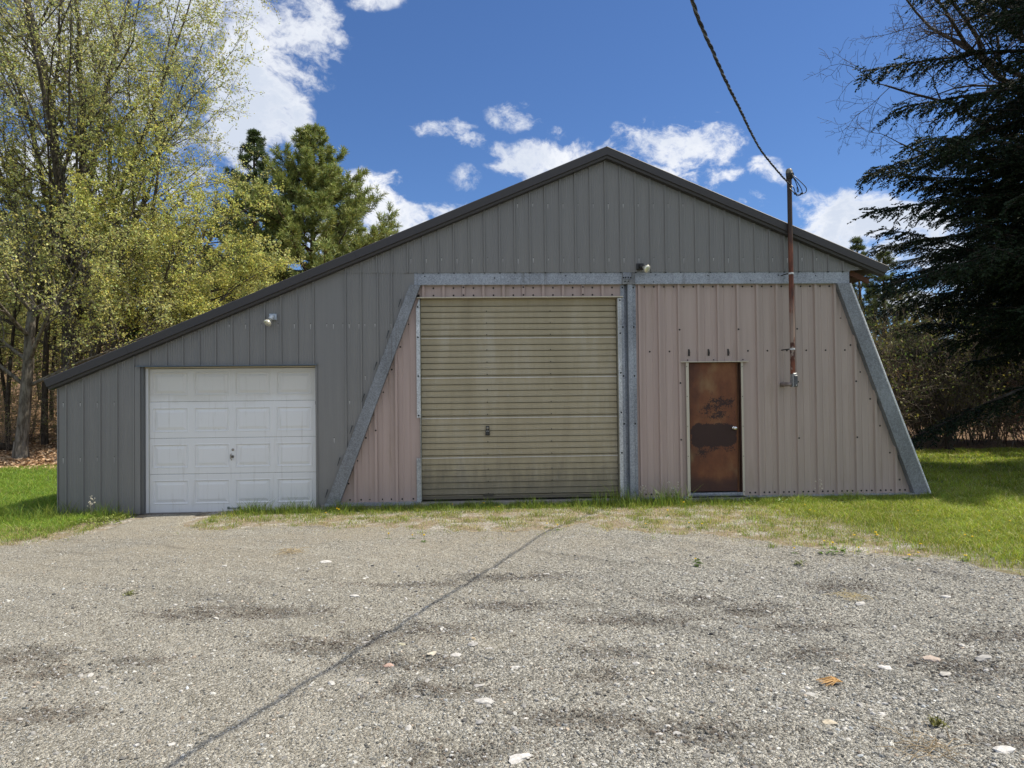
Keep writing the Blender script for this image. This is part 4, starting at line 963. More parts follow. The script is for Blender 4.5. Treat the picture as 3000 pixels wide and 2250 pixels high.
# ---------------------------------------------------------------- dandelions and weeds
DF = mat_plain('dandelion_yellow', (.80, .58, .015), .7, 0, .2, 60)
DG = mat_leaf('weed_leaf', .25, .5, .3)
dand = empty('dandelion', (0, 0, 0), 'small yellow dandelion blooming in the grass', 'flower', 'dandelions in the grass')
b = MB()
for ring, (n, rr, zz) in enumerate(((14, .017, .004), (11, .013, .009), (7, .007, .012))):
    for k in range(n):
        a = 2*PI*k/n + ring*.3; ca_, sa_ = math.cos(a), math.sin(a)
        b.add([(0, 0, zz - .004), (ca_*rr*.7 - sa_*.003, sa_*rr*.7 + ca_*.003, zz + .002), (ca_*rr, sa_*rr, zz), (ca_*rr*.7 + sa_*.003, sa_*rr*.7 - ca_*.003, zz + .002)], [(0, 1, 2, 3)])
b.lathe([(.0005, -.008), (.006, -.004), (.012, .004), (.0005, .012)], k=8)
fh = b.build('flower_head', DF, dand, loc=(.006, 0, .085))
b = MB(); b.tube([(0, 0, -.01), (.003, 0, .04), (.006, 0, .08)], .0022, 5, (.22, .28, .10)); b.build('stem', DG, dand)
b = MB()
for k in range(9):
    a = 2*PI*k/9 + .2*k; L = rng.uniform(.05, .09); ca_, sa_ = math.cos(a), math.sin(a)
    P = [(0, 0, .0), (L*.5*ca_ - .007*sa_, L*.5*sa_ + .007*ca_, .022), (L*ca_, L*sa_, .012), (L*.5*ca_ + .007*sa_, L*.5*sa_ - .007*ca_, .022)]
    b.add(P, [(0, 1, 2, 3)], (.075, .14, .025))
b.build('leaf_rosette', DG, dand)
DL = [(2.56,9.66),(2.59,8.76),(2.73,8.68),(4.53,9.59),(4.63,9.66),(4.16,7.77),(4.44,7.83),(4.56,7.2),(4.33,7.59),(4.32,6.86),(5.41,7.73),(5.76,7.81),(7.13,9.54),(4.14,6.71),(4.66,6.66),(3.69,7.33),(3.88,7.16),(2.1,6.91),(3.2,7.15),(5.32,7.47),(3.71,7.53),(5.95,9.43),(4.69,10.1),(-2.22,10.37),(-2.06,10.47),(-.76,10.7),(-.41,10.72),(.06,10.7),(.28,10.6),(.84,9.02),(.96,8.8),(2.07,8.83),(-2.11,10.58),(-1.07,8.39),(-.8,8.43),(-.65,8.22),(8.2,8.9),(7.6,7.9),(6.6,8.6),(3.0,10.4),(6.2,7.2)]
for k, (x, y) in enumerate(DL):
    loc = (x, y, H(x, y)); sc = rng.uniform(.75, 1.1)
    if k == 0: dand.location = loc
    else: dup(dand, loc, rng.uniform(0, 6.28), (sc, sc, sc*rng.uniform(.55, 1.05)), 'yellow dandelion growing alone on the bare gravel' if abs(x - 2.1) < .02 and y < 7 else None)
def weed(x, y, h, n, col, label, name='weed', seeds=True, cat='weed', spread=.3):
    r = empty(name, (x, y, H(x, y)), label, cat)
    b = MB(); tips = []
    for k in range(n):
        a = rng.uniform(0, 6.28); L = h*rng.uniform(.6, 1); q = L*spread*rng.uniform(.1, 1)
        P = [(0, 0, -.01), (q*.3*math.cos(a), q*.3*math.sin(a), L*.5), (q*math.cos(a), q*math.sin(a), L)]
        b.tube(P, [.0028, .0022, .001], 4, col); tips.append(P[2])
        for j in range(3):
            f = rng.uniform(.5, .95); s_ = np.array(P[1])*(2 - 2*f) + np.array(P[2])*(2*f - 1); e_ = s_ + np.array([rng.normal(0, .03), rng.normal(0, .03), rng.uniform(.01, .05)])
            b.tube([s_, e_], [.0014, .0008], 3, col); tips.append(tuple(e_))
    if seeds:
        for q in tips: b.add(IV*rng.uniform(.006, .012) + np.array(q), IF, (.62, .58, .50))
    b.build('stem', DG, r)
    return r
weed(-5.70, 10.72, .32, 5, (.40, .36, .28), 'dry dead weed stalk with pale seed heads by the gray wall')
weed(2.48, 10.78, .30, 6, (.45, .40, .28), 'pale seed headed weed standing at the foot of the steel post')
weed(3.0, 10.82, .36, 5, (.42, .40, .30), 'tall grass weed with white seed heads left of the rusty door')
weed(5.25, 10.84, .34, 2, (.30, .26, .20), 'thin brown weed stalk against the pink siding')
weed(-5.35, 10.80, .26, 6, (.16, .18, .06), 'dark green tuft against the gray wall beside the white door', seeds=False)
def leafy(x, y, r_, n, label, name='broadleaf_weed', col=(.12, .20, .035), ls=1.0):
    b = MB()
    for k in range(n):
        a = rng.uniform(0, 6.28); q = r_*rng.uniform(0, 1); ox, oy = q*math.cos(a), q*math.sin(a); L = rng.uniform(.03, .07)*ls; a2 = rng.uniform(0, 6.28); z0 = rng.uniform(.0, .07)*ls
        ca_, sa_ = math.cos(a2), math.sin(a2); ww = L*.3
        b.add([(ox, oy, z0), (ox + L*.5*ca_ - ww*sa_, oy + L*.5*sa_ + ww*ca_, z0 + .02), (ox + L*ca_, oy + L*sa_, z0 + .01), (ox + L*.5*ca_ + ww*sa_, oy + L*.5*sa_ - ww*ca_, z0 + .02)], [(0, 1, 2, 3)], np.array(col)*rng.uniform(.6, 1.4))
    o = empty(name, (x, y, H(x, y)), label, 'weed'); b.build('leaves', DG, o); return o
leafy(-5.35, 10.35, .38, 170, 'low broad-leaved weed patch left of the white overhead door', col=(.20, .24, .06))
leafy(4.6, 10.72, .28, 60, 'broad-leaved weed at the wall below the conduit box')
leafy(4.0, 10.68, .22, 45, 'broad-leaved weed patch at the threshold of the rusty door')
leafy(5.6, 10.66, .35, 80, 'leafy weed patch below the right end of the pink siding')
leafy(3.56, 7.04, .12, 30, 'green weed tuft on the gravel edge before the lawn')
leafy(3.03, 6.65, .06, 26, 'darker weed tuft on the gravel left of the lawn edge', col=(.13, .15, .05), ls=.6)
leafy(2.25, 3.44, .035, 70, 'mossy green tuft on the lower right gravel', col=(.17, .17, .05), ls=.35)
leafy(2.07, 6.74, .06, 18, 'dandelion leaf rosette on the bare gravel', col=(.10, .15, .04), ls=.8)
leafy(-2.95, 6.15, .05, 30, 'small weed tuft on the left gravel', col=(.16, .17, .06), ls=.45)
def straw(x, y, n, L, label, name, col, fan=False):
    b = MB()
    for k in range(n):
        a = (PI*1.02 + rng.uniform(-.5, .5)) if fan else rng.uniform(0, 6.28)
        ox, oy = (0, 0) if fan else rng.normal(0, L*.5, 2); q = L*rng.uniform(.6, 1.1)
        b.tube([(ox, oy, .012), (ox + q*.5*math.cos(a), oy + q*.5*math.sin(a), .02 + rng.uniform(0, .02)), (ox + q*math.cos(a), oy + q*math.sin(a), .008 + rng.uniform(0, .015))], [.0014, .0016, .0008], 4, np.array(col)*rng.uniform(.7, 1.25))
    o = b.build(name, DG, None, loc=(x, y, float(gravz(np.array(x), np.array(y)))), label=label); o['category'] = 'plant litter'
straw(2.05, 3.98, 38, .13, 'orange brown cluster of dead pine needles lying on the gravel', 'pine_needle_cluster', (.66, .42, .17), True)
straw(2.96, 5.60, 45, .12, 'small wisp of dry straw beside the dark pit in the gravel', 'straw_wisp', (.50, .42, .24))
straw(2.05, 3.21, 40, .14, 'dry root tuft lying on the lower right gravel', 'root_tuft', (.36, .28, .17))
straw(-2.0, 7.6, 50, .14, 'tan straw scrap on the gravel before the white door', 'straw_scrap', (.45, .36, .22))

# fallen leaves under the woods
lf = MB()
def leafq(mb, P, s, col, up=.0):
    n = len(P); N = rand_unit(n); N[:, 2] = np.abs(N[:, 2]) + up; N /= np.linalg.norm(N, axis=1)[:, None]
    A = np.cross(N, rand_unit(n)); A /= np.linalg.norm(A, axis=1)[:, None] + 1e-9; B = np.cross(N, A)
    s = np.broadcast_to(s, (n,))[:, None]
    V = np.stack([P - A*s*.55, P + B*s*.36 + N*s*.1, P + A*s*.55, P - B*s*.36 + N*s*.1], 1)
    i = np.arange(n)[:, None]*4
    mb.add(V.reshape(-1, 3), i + np.array([[0, 1, 2, 3]]), np.repeat(col, 4, 0))
for x0, x1, y0, y1, de in ((-18, -8, 18.3, 24, 190), (-24, -10, 24, 34, 45)):
    x, y = scatter(x0, x1, y0, y1, de); n = len(x)
    tone = rng.choice(3, n, p=[.45, .35, .2]); base = np.array([(.42, .27, .16), (.58, .43, .29), (.20, .12, .07)])[tone]
    leafq(lf, np.stack([x, y, hgt(x, y) + .02], -1), rng.uniform(.07, .14, n), base*rng.uniform(.7, 1.25, (n, 1)), .9)
lf.build('fallen_leaves', mat_leaf('dead_leaf', .1, .8, .1), label='brown fallen leaves covering the ground at the edge of the woods', kind='stuff')
# ---------------------------------------------------------------- trees
def nrm(v): return v/(np.linalg.norm(v) + 1e-12)
def rot_about(d, ang, az):
    a = np.array([0, 0, 1.0]) if abs(d[2]) < .95 else np.array([1.0, 0, 0])
    u = nrm(np.cross(d, a)); w = np.cross(d, u)
    return nrm(d*math.cos(ang) + (u*math.cos(az) + w*math.sin(az))*math.sin(ang))
class Tree:
    def __init__(s, seed): s.r = np.random.default_rng(seed); s.tubes = []; s.tips = []
    def limb(s, p, d, L, r0, r1, n, wander=.12, trop=0.0, bend=None):
        p = np.array(p, float); d = nrm(np.array(d, float)); P = [p.copy()]; D = [d.copy()]
        for i in range(n):
            d = nrm(d + s.r.normal(0, wander, 3) + np.array([0, 0, trop])*(1.0/n*4) + (0 if bend is None else np.array(bend)/n))
            p = p + d*L/n; P.append(p.copy()); D.append(d.copy())
        R = np.linspace(r0, r1, n + 1); s.tubes.append((np.array(P), R)); return np.array(P), np.array(D), R
    def grow(s, p, d, L, r, lv, spec):
        """spec per level: (segments, wander, trop, child count, start fraction, angle, length ratio, radius ratio)"""
        n, wa, tr, nc, st, ang, lr, rr = spec[lv]
        P, D, R = s.limb(p, d, L, r, max(r*.28, .004), n, wa, tr)
        if lv + 1 >= len(spec): s.tips.append((P, D)); return
        az = s.r.uniform(0, 6.28)
        for k in range(nc):
            f = st + (1 - st)*(k + s.r.uniform(.2, .8))/nc; q = f*n; i = min(int(q), n - 1); fr = q - i
            pp = P[i]*(1 - fr) + P[i + 1]*fr; rad = R[i]*(1 - fr) + R[i + 1]*fr
            az += 2.4 + s.r.uniform(-.4, .4)
            s.grow(pp, rot_about(D[i], ang*s.r.uniform(.7, 1.3), az), L*lr*(1.15 - .55*f)*s.r.uniform(.75, 1.25), max(rad*rr, .004), lv + 1, spec)
        s.grow(P[-1], D[-1], L*lr*.7, max(R[-1]*.9, .004), lv + 1, spec)
    def wood(s, name, m, parent, rmin=0.0, ks=(9, 6, 4, 3), c=None):
        b = MB()
        for P, R in s.tubes:
            if R[0] < rmin: continue
            k = ks[0] if R[0] > .10 else ks[1] if R[0] > .04 else ks[2] if R[0] > .015 else ks[3]
            b.tube(P, R, k, c, cap=False)
        return b.build(name, m, parent, smooth=True)
    def leafpts(s, per, jit):
        o = []
        for P, D in s.tips:
            t_ = s.r.uniform(0.15, 1.05, per)*(len(P) - 1); i = np.clip(t_.astype(int), 0, len(P) - 2); f = (t_ - i)[:, None]
            o.append(P[i]*(1 - f) + P[i + 1]*f + s.r.normal(0, jit, (per, 3)))
        return np.vstack(o)
BARK = mat_bark('gray_bark', (.050, .041, .034), (.155, .135, .112))
BARKD = mat_bark('dark_bark', (.030, .024, .020), (.085, .068, .054))
BARKR = mat_bark('pine_bark', (.060, .040, .030), (.16, .11, .08))
YL = mat_leaf('spring_leaf', .42, .5, .3)
NEED = mat_leaf('pine_needle', .15, .5, .3)
HEML = mat_leaf('hemlock_needle', .10, .6, .12)

def leafy_tree(name, label, x, y, T, per, jit, size, col, sink=0.3, var=.3, m=None, rmin=0, group=None, up=0):
    r = empty(name, (x, y, H(x, y) - sink), label, 'tree', group)
    T.wood('trunk', m or BARK, r, rmin)
    P = T.leafpts(per, jit); n = len(P); b = MB()
    c = gcol(n, col, var, .18)
    leafq(b, P, T.r.uniform(size*.6, size*1.4, n), c, up)
    b.build('crown', YL, r); return r

# tall maple left of the garage: short trunk that breaks into many steep leaders
T = Tree(5)
P, D, R = T.limb((0, 0, 0), (0.0, 0, 1), 5.9, .34, .25, 6, .02)
sp4 = [(9, .055, .05, 11, .20, .66, .44, .52), (6, .10, .05, 9, .18, .78, .42, .55), (4, .15, .02, 6, .2, .8, .55, .6), (3, .2, .0, 0, 0, 0, 0, 0)]
for k, (dx, dy, dz, f, L, rr) in enumerate([(-.10, 0, 1, 1.0, 14, .20), (.08, .1, 1, 1.0, 14.5, .21), (.26, -.1, 1, .95, 13, .17), (-.32, .1, 1, .9, 12.5, .16), (.48, .1, 1, .85, 11.5, .14), (-.55, -.1, 1, .82, 11, .13), (.05, -.35, 1, .9, 12, .14), (.0, .4, 1, .9, 12, .14), (.72, -.1, .9, .74, 9.5, .11), (-.8, .15, .9, .72, 9.0, .11), (.95, .2, .55, .6, 6.5, .08), (-1.0, -.2, .5, .58, 6, .08)]):
    i = min(int(f*6), 6); T.grow(P[i], nrm(np.array([dx, dy, dz])), L*.88, rr*.70, 0, sp4)
leafy_tree('maple_tree', 'tall gray maple with many steep limbs and sparse new yellow-green leaves', -13.2, 23.8, T, 14, .06, .060, (.52, .52, .215), .3, .28)

# leaning maple just behind the lean-to roof
T = Tree(8)
sp3 = [(8, .07, .03, 9, .25, .75, .46, .55), (5, .12, -.02, 7, .2, .8, .42, .55), (4, .16, -.03, 4, .2, .8, .6, .6), (3, .2, -.02, 0, 0, 0, 0, 0)]
for dx, dy, dz, L, rr in ((.36, 0, 1, 7.2, .15), (.52, .1, 1, 6.4, .13), (.12, .1, 1, 7.4, .13), (.22, -.2, 1, 6.8, .10), (.70, .0, .9, 5.2, .10), (.45, -.3, .9, 5.8, .09), (.7, .3, .65, 4.2, .07)):
    P, D, R = T.limb((rng.uniform(-.15, .15), rng.uniform(-.1, .1), -.2), (dx*.5, dy*.5, 1), 1.8, rr*1.1, rr, 4, .05)
    T.grow(P[-1], (dx, dy, dz), L, rr, 0, sp3)
leafy_tree('leaning_maple_tree', 'low spreading maple with dark leaning stems and bright yellow-green leaves behind the roof', -12.5, 23.2, T, 17, .055, .066, (.52, .515, .165), .2, .30)

# pale trunked tree at the left edge of the lawn
T = Tree(12)
P, D, R = T.limb((0, 0, -.1), (.03, 0, 1), 4.2, .17, .12, 6, .03)
T.tubes.append((np.array([(0, 0, -.3), (0, 0, .02), (0, 0, .5)]), np.array([.34, .22, .165])))
for k in range(9):
    a = k*2.4; T.grow(P[3 + (k % 4)] if k < 8 else P[-1], (math.cos(a)*.9, math.sin(a)*.7, .9 if k > 3 else .35), 3.6, .06, 0, sp3)
leafy_tree('pale_trunk_tree', 'pale lichen spotted trunk with thin yellow-green leaves left of the garage', -12.66, 20.25, T, 5, .05, .062, (.44, .44, .17), .02, .3, mat_bark('lichen_bark', (.07, .058, .045), (.20, .18, .15), 4.0))

# understory maples: two prototypes, copied
def under_proto(seed, x, y, H_, label):
    T = Tree(seed); P, D, R = T.limb((0, 0, -.2), (T.r.normal(0, .06), 0, 1), H_*.42, .085, .06, 5, .05)
    for k in range(9):
        a = k*2.4 + seed; T.grow(P[2 + k % 4], (math.cos(a), math.sin(a), .35 + .08*k), H_*.42, .035, 0, [(6, .09, .02, 6, .2, .8, .5, .55), (4, .14, 0, 5, .2, .8, .55, .6), (3, .2, 0, 0, 0, 0, 0, 0)])
    return leafy_tree('young_maple_tree', label, x, y, T, 11, .06, .068, (.44, .44, .155), .1, .3, BARKD, .004, 'young maples at the edge of the woods')
ul = 'slim young maple with yellow-green leaves at the edge of the left woods'
u1 = under_proto(21, -18.2, 25.5, 7.2, ul); u2 = under_proto(22, -20.2, 27.0, 7.8, ul)
for k, (x, y, s) in enumerate(((-19.2, 24.6, .8), (-14.4, 29.5, 1.05), (-19.8, 28, 1.1), (-11.3, 29.0, 1.0), (-10.0, 27.2, .8), (-16.4, 31.0, 1.2), (-21.5, 31, 1.1), (-12.6, 33, 1.15), (-18.8, 35, 1.25), (-9.9, 34.0, .9), (-23, 34, 1.2), (-14.9, 36, 1.3), (-20.5, 24.8, .85))):
    dup((u1, u2)[k % 2], (x, y, H(x, y) - .1), k*1.3, (s, s, s*rng.uniform(.9, 1.1)))

# bare trunks of the woods: slim poles with fine twigs, copied up the slope
def pole_proto(seed, x, y, H_):
    T = Tree(seed); P, D, R = T.limb((0, 0, -.3), (T.r.normal(0, .05), T.r.normal(0, .03), 1), H_, .11, .008, 10, .035)
    for k in range(22):
        i = 3 + k % 8; a = k*2.4; T.grow(P[i], (math.cos(a), math.sin(a), .5), H_*.19, .018, 0, [(4, .15, .03, 5, .25, .7, .5, .55), (3, .2, 0, 0, 0, 0, 0, 0)])
    return leafy_tree('forest_tree', 'bare slim forest tree with a few opening leaves on the wooded slope', x, y, T, 5, .22, .12, (.26, .25, .07), .2, .3, BARKD, .006, 'slim forest trees on the wooded slope')
f1 = pole_proto(31, -13.4, 22.6, 12); f2 = pole_proto(32, -11.4, 23.2, 11); f3 = pole_proto(33, -15.6, 25.2, 13)
pp = []
rr = np.random.default_rng(77); tries = 0
while len(pp) < 70 and tries < 4000:
    tries += 1; y = rr.uniform(22.0, 62); a = rr.uniform(-.80, -.20); x = a*y
    if y < 24.5 and a > -.53: continue
    if x > -7.5: continue
    if all((x - q[0])**2 + (y - q[1])**2 > (1.0 + .02*y)**2 for q in pp): pp.append((x, y))
for k, (x, y) in enumerate(pp):
    s = rr.uniform(.62, .92)*(1 if x/y < -.45 else .70)*(.8 + .2*min(1, (y - 22)/20)); dup((f1, f2, f3)[k % 3], (x, y, H(x, y) - .2), k*2.1, (s*rr.uniform(.8, 1.3), s*1.05, s))

# ---------------------------------------------------------------- white pines
def pine(name, label, x, y, Ht, Rb, seed, tier=.62, group=None, col=(.050, .082, .022), nb=6, z0=1.2, top=1):
    T = Tree(seed); r = T.r; b = MB(); N = []; C = []
    P, D, R = T.limb((0, 0, -.3), (0, 0, 1), Ht + .3, .05 + Ht*.013, .03, 14, .012)
    z = z0; az = 0
    while z < Ht - .15:
        f = (z - z0)/(Ht - z0); q = z/(Ht)*14; i = min(int(q), 13); pp_ = P[i] + (P[i + 1] - P[i])*(q - i)
        Lb = Rb*(1 - f)**.95*(1.0 if f > .12 else .75) + .16
        for k in range(nb if f < .8 else 4):
            az += 2.4 + r.uniform(-.3, .3); L = Lb*r.uniform(.60, 1.20); el = -.02 + .75*f + r.normal(0, .10)
            d = np.array([math.cos(az)*math.cos(el), math.sin(az)*math.cos(el), math.sin(el)])
            n_ = 6; Q, E, _ = T.limb(pp_, d, L, .012 + L*.011, .006, n_, .06, .07)
            m = max(5, int(L*8.5)); 
            for j in range(m):
                g = .32 + .68*(j + r.uniform(0, 1))/m; ii = min(int(g*n_), n_ - 1); o = Q[ii] + (Q[ii + 1] - Q[ii])*(g*n_ - ii)
                sd_ = rot_about(E[ii], r.uniform(.5, 1.1), r.uniform(0, 6.28)); sd_ = nrm(sd_*np.array([1, 1, .55]) + np.array([0, 0, .30])); l2 = (.20 + .30*L*.28)*r.uniform(.6, 1.2)*(1.25 - .6*g)
                T.tubes.append((np.array([o, o + sd_*l2]), np.array([.008, .004])))
                for u in range(4):
                    c0 = o + sd_*l2*(.35 + .25*u); N.append((c0, sd_, r.uniform(.75, 1.25)*(.8 + .35*g)))
        z += tier*(1 - .45*f)*r.uniform(.85, 1.15)
    root = empty(name, (x, y, H(x, y)), label, 'tree', group)
    T.wood('trunk', BARKR, root)
    c0 = np.array([q[0] for q in N]); dd = np.array([q[1] for q in N]); kk = np.array([q[2] for q in N]); n = len(N)
    for u in range(12):                                     # each tuft: a spray of narrow needle bundles
        a = dd*.75 + rand_unit(n)*.85; a[:, 2] += .18; a /= np.linalg.norm(a, axis=1)[:, None]
        s_ = np.cross(a, rand_unit(n)); s_ /= np.linalg.norm(s_, axis=1)[:, None]; L = rng.uniform(.15, .27, n)[:, None]; ww = .019
        V = np.stack([c0 - s_*ww*.4, c0 + s_*ww*.4, c0 + a*L*.7 + s_*ww*.5, c0 + a*L, c0 + a*L*.7 - s_*ww*.5], 1)
        cc = gcol(n, col, .25, .2)*kk[:, None]
        b.add(V.reshape(-1, 3), np.arange(n)[:, None]*5 + np.array([[0, 1, 2, 3, 4]]), np.repeat(cc, 5, 0))
    b.build('crown', NEED, root); return root
pine('white_pine', 'tall broad white pine standing behind the lean-to roof', -7.3, 32.0, 12.1, 6.4, 41, .54, 'white pines behind the garage', (.25, .285, .095), 8)
pine('white_pine', 'darker slimmer white pine left of the tall broad one', -11.2, 36.0, 12.6, 4.4, 42, .66, 'white pines behind the garage', (.080, .115, .045), 5)
pine('white_pine', 'white pine rising beyond the right end of the roof', 22.9, 39.0, 9.2, 3.4, 43, .74, 'white pines behind the garage', (.12, .15, .055), 5)
pine('white_pine', 'thin topped white pine peeping over the right roof eave', 22.3, 40.5, 10.4, 1.9, 44, .80, 'white pines behind the garage', (.12, .15, .065), 4)
pine('white_pine', 'dark white pine behind the bare maple limbs at the far left', -31.5, 50.0, 14.5, 4.0, 45, .8, 'white pines behind the garage', (.10, .13, .05), 5)
pine('white_pine', 'far green pine between the maples at the left edge', -26.5, 46.0, 11.5, 4.0, 46, .8, 'white pines behind the garage', (.12, .15, .05), 5)
pine('young_pine', 'small dark pine among the trunks left of the garage', -12.2, 26.0, 4.0, 1.5, 47, .5, None, (.04, .075, .02), 5, .4)
pine('white_pine', 'shaded white pine in the right woods behind the hemlock', 27.5, 36.0, 8.0, 3.2, 48, .6, 'white pines behind the garage', (.07, .10, .04), 5, .5)
pine('white_pine', 'dense low white pine right of the roof end', 20.8, 33.5, 4.6, 2.4, 49, .5, 'white pines behind the garage', (.10, .13, .05), 5, .4)

# ---------------------------------------------------------------- hemlock at the right: long drooping sprays, dark against the sky
def hemlock(x, y):
    T = Tree(61); r = T.r; Ht = 13.6; sp_ = []; tw = []
    P, D, R = T.limb((0, 0, -.3), (0, 0, 1), Ht, .27, .04, 14, .01)
    z = 2.7; az = 0
    while z < Ht - .5:
        f = z/Ht; q = min(z/Ht*14, 13.9); i = int(q); o = P[i] + (P[i + 1] - P[i])*(q - i)
        for k in range(12 if z < 6.2 else 7):
            az += 2.4 + r.uniform(-.35, .35)
            side = (.44 + .56*abs(math.cos(az)))*(.85 if math.sin(az) < -.3 else 1)
            L = (5.1 if f < .62 else 5.1*(1 - (f - .62)/.38*.88))*(.85 if z < 3 else 1)*side*r.uniform(.58, 1.08)
            el = .14 + r.normal(0, .17); d = np.array([math.cos(az)*math.cos(el), math.sin(az)*math.cos(el), math.sin(el)])
            n_ = 8; Q, E, RR = T.limb(o, d, L, .014 + L*.010, .006, n_, .06, -.055)
            m = int(L*20)
            for j in range(m):
                g = .16 + .84*(j + r.uniform(0, 1))/m; ii = min(int(g*n_), n_ - 1); c = Q[ii] + (Q[ii + 1] - Q[ii])*(g*n_ - ii)
                sgn = 1 if j % 2 else -1; lat = nrm(np.cross(E[ii], (0, 0, 1)))*sgn
                dd = nrm(E[ii]*.75 + lat*r.uniform(.35, 1.0) + np.array([0, 0, r.uniform(-.75, .22)])); l2 = r.uniform(.35, .85)*(1.2 - .65*g)*(.6 + .12*L)
                Q2, E2, R2 = T.limb(c, dd, l2, .007, .003, 4, .09, -.10)
                mm = max(4, int(l2*15))
                for u in range(mm):
                    h_ = (u + r.uniform(0, 1))/mm; i2 = min(int(h_*4), 3); c2_ = Q2[i2] + (Q2[i2 + 1] - Q2[i2])*(h_*4 - i2)
                    s2 = 1 if u % 2 else -1; la = nrm(np.cross(E2[i2], (0, 0, 1)))*s2
                    d3 = nrm(E2[i2]*.8 + la*r.uniform(.3, 1.0) + np.array([0, 0, r.uniform(-.45, .12)])); tw.append((c2_, d3, r.uniform(.08, .20)*(1.15 - .4*h_)))
        z += .34*r.uniform(.8, 1.2)
    root = empty('hemlock_tree', (x, y, H(x, y)), 'large dark hemlock with drooping boughs reaching in from the right', 'tree')
    T.wood('trunk', BARKD, root, 0, (10, 6, 4, 3))
    b = MB(); c0 = np.array([q[0] for q in tw]); d0 = np.array([q[1] for q in tw]); L = np.array([q[2] for q in tw])[:, None]; n = len(tw)
    w_ = np.cross(d0, np.array([0, 0, 1.0])) + rand_unit(n)*.25; w_ /= np.linalg.norm(w_, axis=1)[:, None]
    # every twig is a feather: a narrow spine with three pairs of needle blades
    for f0, s_ in ((.05, 1), (.05, -1), (.35, 1), (.35, -1), (.65, 1), (.65, -1), (.85, 0)):
        a = c0 + d0*L*f0; dirn = d0*.75 + w_*s_*.65; tip = a + dirn*L*.42; sd_ = np.cross(dirn, rand_unit(n)); sd_ /= np.linalg.norm(sd_, axis=1)[:, None] + 1e-9
        V = np.stack([a, (a + tip)/2 + sd_*.017, tip, (a + tip)/2 - sd_*.017], 1)
        b.add(V.reshape(-1, 3), np.arange(n)[:, None]*4 + np.array([[0, 1, 2, 3]]), np.repeat(gcol(n, (.020, .032, .016), .3, .2), 4, 0))
    b.build('crown', HEML, root); print('hemlock twigs', n); return root
hem = hemlock(13.0, 13.4)
dup(hem, (17.6, 21.2, H(17.6, 21.2)), 2.2, (1.05, 1.0, .80), 'second dark hemlock filling the right edge behind the large one')

# ---------------------------------------------------------------- bare hardwood over the hemlock
T = Tree(71)
P, D, R = T.limb((0, 0, -.3), (-.02, 0, 1), 10.5, .26, .14, 8, .02)
cr_ = [(9, .16, .02, 8, .12, .85, .40, .55), (6, .24, .02, 6, .12, .85, .50, .6), (5, .28, .0, 5, .15, .85, .55, .7), (4, .3, 0, 0, 0, 0, 0, 0)]
for i, d, L, rr_ in ((7, (-1, -.05, .16), 5.6, .085), (7, (-.95, .15, .45), 5.2, .08), (6, (-1, -.1, .30), 5.2, .07), (8, (-1, .05, .35), 5.2, .08), (7, (-.9, -.1, .8), 5.2, .085), (8, (-.5, 0, 1), 5.0, .10), (8, (.4, .1, 1), 5, .1), (6, (-1, .1, .30), 4.0, .06), (7, (.9, -.2, .6), 4.5, .08), (7, (-.3, -.9, .7), 4.0, .07), (8, (-.75, .15, 1), 5.2, .08)):
    T.grow(P[i], d, L, rr_, 0, cr_)
bt = empty('bare_tree', (14.9, 17.2, H(14.9, 17.2)), 'leafless crooked hardwood whose twigs spread above the hemlock', 'tree')
T.wood('trunk', BARKD, bt, 0, (9, 6, 4, 3))

# ---------------------------------------------------------------- thicket along the far edge of the right lawn
def shrub(name, label, x, y, seed, Hh, n, col, group=None, leafcol=None, per=2, m=None, spread=.45):
    T = Tree(seed)
    for k in range(n):
        a = T.r.uniform(0, 6.28); q = T.r.uniform(.05, spread)
        T.grow((T.r.normal(0, .35), T.r.normal(0, .25), -.1), (math.cos(a)*q*2, math.sin(a)*q*2, 1), Hh*T.r.uniform(.6, 1), .018, 0, [(6, .12, .01, 6, .15, .6, .45, .6), (4, .2, 0, 4, .2, .7, .55, .7), (3, .22, 0, 0, 0, 0, 0, 0)])
    r = empty(name, (x, y, H(x, y)), label, 'shrub', group); T.wood('stem', m, r, 0, (6, 5, 3, 3))
    if leafcol is not None:
        Pp = T.leafpts(per, .08); b = MB(); leafq(b, Pp, T.r.uniform(.03, .08, len(Pp)), gcol(len(Pp), leafcol, .35, .3)); b.build('foliage', YL, r)
    return r
TWIG = mat_bark('brown_twig', (.11, .085, .062), (.24, .195, .15)); TWIGR = mat_bark('reddish_twig', (.10, .055, .045), (.20, .12, .10))
g1 = 'bare brown thicket shrub along the far edge of the right lawn'; gg = 'thicket shrubs behind the right lawn'
s1 = shrub('thicket_shrub', g1, 13.2, 20.4, 81, 2.9, 13, None, gg, (.17, .17, .05), 2, TWIG)
s2 = shrub('thicket_shrub', 'reddish stemmed bare thicket shrub at the far edge of the right lawn', 16.2, 19.7, 82, 2.6, 15, None, gg, (.16, .08, .05), 2, TWIGR)
s3 = shrub('thicket_shrub', g1, 14.6, 21.6, 83, 3.4, 12, None, gg, (.14, .16, .05), 3, TWIG)
rr = np.random.default_rng(5); k = 0
for y in (19.9, 21.0, 22.6, 24.6, 27.5, 31.0):
    for x in np.arange(.50*y, .86*y, 1.15 + .03*y):
        q = k % 3; q = (0, 2, 0)[q] if rr.random() > .3 else 1
        s = rr.uniform(.8, 1.25)*(1 + .02*(y - 20)); s *= .62 if y > 23 and x/y < .63 else 1
        dup((s1, s2, s3)[q], (x + rr.normal(0, .3), y + rr.normal(0, .3), H(x, y)), k*1.7, (s, s, s*rr.uniform(.85, 1.2))); k += 1
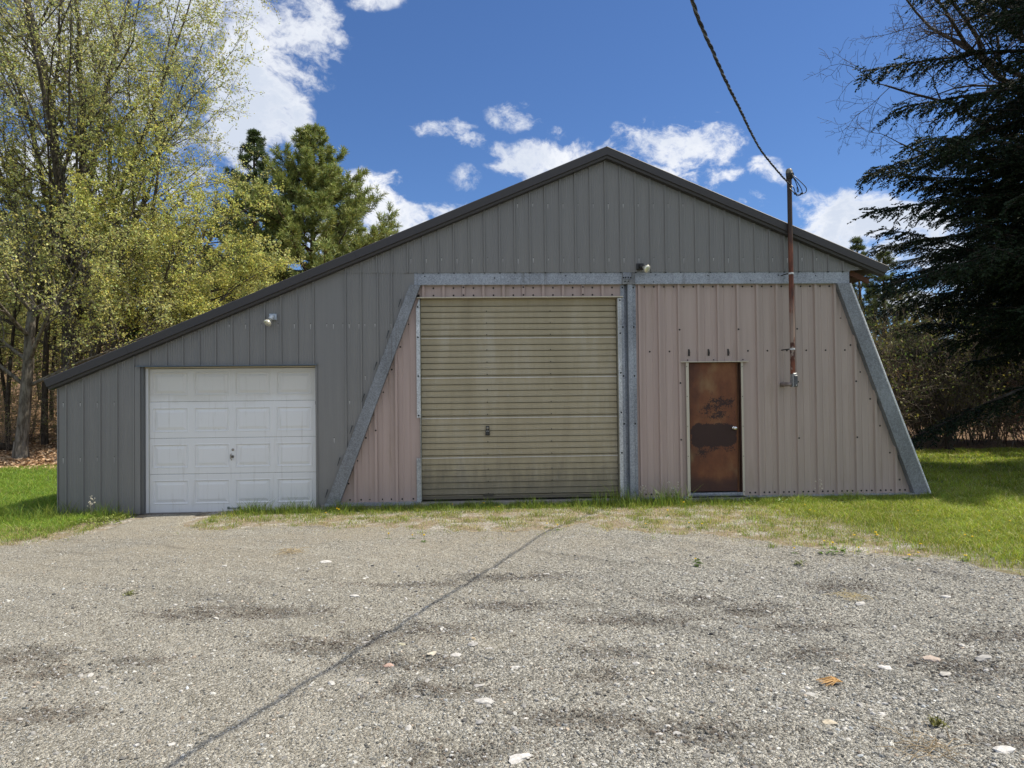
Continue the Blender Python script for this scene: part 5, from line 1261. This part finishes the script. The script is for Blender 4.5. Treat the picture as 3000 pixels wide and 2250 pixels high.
for k, (x, y, s) in enumerate(((17.4, 27, .42), (22.5, 30, .45), (25, 27, .45), (28, 33, .5), (26.5, 36, .5), (31, 40, .55), (33, 47, .6), (36, 42, .6))):
    dup((f1, f2, f3)[k % 3], (x, y, H(x, y) - .1), k*1.1, (s, s, s), 'bare slim tree in the brown woods beyond the right lawn', 'slim trees beyond the right lawn')
# crooked apple tree at the far lawn edge
T = Tree(91); P, D, R = T.limb((0, 0, -.2), (.12, 0, 1), .95, .11, .09, 5, .06)
for k in range(8):
    a = k*2.4; T.grow(P[3 + k % 3], (math.cos(a), math.sin(a), .75 + .10*k), 2.1, .045, 0, [(7, .20, .0, 7, .2, .85, .45, .55), (5, .25, .02, 5, .15, .8, .55, .6), (4, .28, .02, 0, 0, 0, 0, 0)])
at = empty('apple_tree', (13.15, 19.4, H(13.15, 19.4)), 'old crooked bare apple tree at the far edge of the right lawn', 'tree'); T.wood('trunk', BARKD, at)
# undergrowth: shrubs and brush under the left woods
k = 0
for x, y, s in ((-13.9, 21.6, .5), (-15.4, 21.9, .55), (-11.3, 21.7, .45), (-12.3, 22.4, .5), (-16.8, 23, .6), (-14.4, 23.4, .6), (-11.7, 24.2, .6), (-17.9, 26, .7), (-13.0, 25.5, .7), (-15.5, 27.5, .8), (-12, 28, .8), (-19, 29, .9)):
    dup((s1, s3)[k % 2], (x, y, H(x, y)), k*2.2, (s*1.3, s*1.3, s), 'low twiggy brush under the left woods', 'brush under the left woods'); k += 1
b = MB(); b.tube([(-15.6, 21.0, H(-15.6, 21.0) + .35), (-14.6, 21.3, H(-14.6, 21.3) + .25), (-13.7, 21.6, H(-13.7, 21.6) + .08)], [.20, .17, .10], 9)
b.build('fallen_log', BARKD, None, True, label='dark fallen log on the leaf litter at the far left', cat='log')
# far wooded ridge behind everything
b = MB(); n = 26000; rr = np.random.default_rng(9)
a = rr.uniform(-1.0, 1.0, n); y = rr.uniform(66, 120, n); x = a*y; hh = np.where(a < -.28, 12, np.where(a > .35, 6.5, 3.0))*(1 + .3*np.sin(a*23) + .2*np.sin(a*61))*np.clip(rr.random(n), 0, 1)**.8
leafq(b, np.stack([x, y, hgt(x, y) + hh], -1), rr.uniform(.5, 1.1, n), gcol(n, (.12, .125, .055), .45, .3))
b.build('far_woods', YL, label='hazy mixed woods closing the view far behind the garage', kind='stuff')
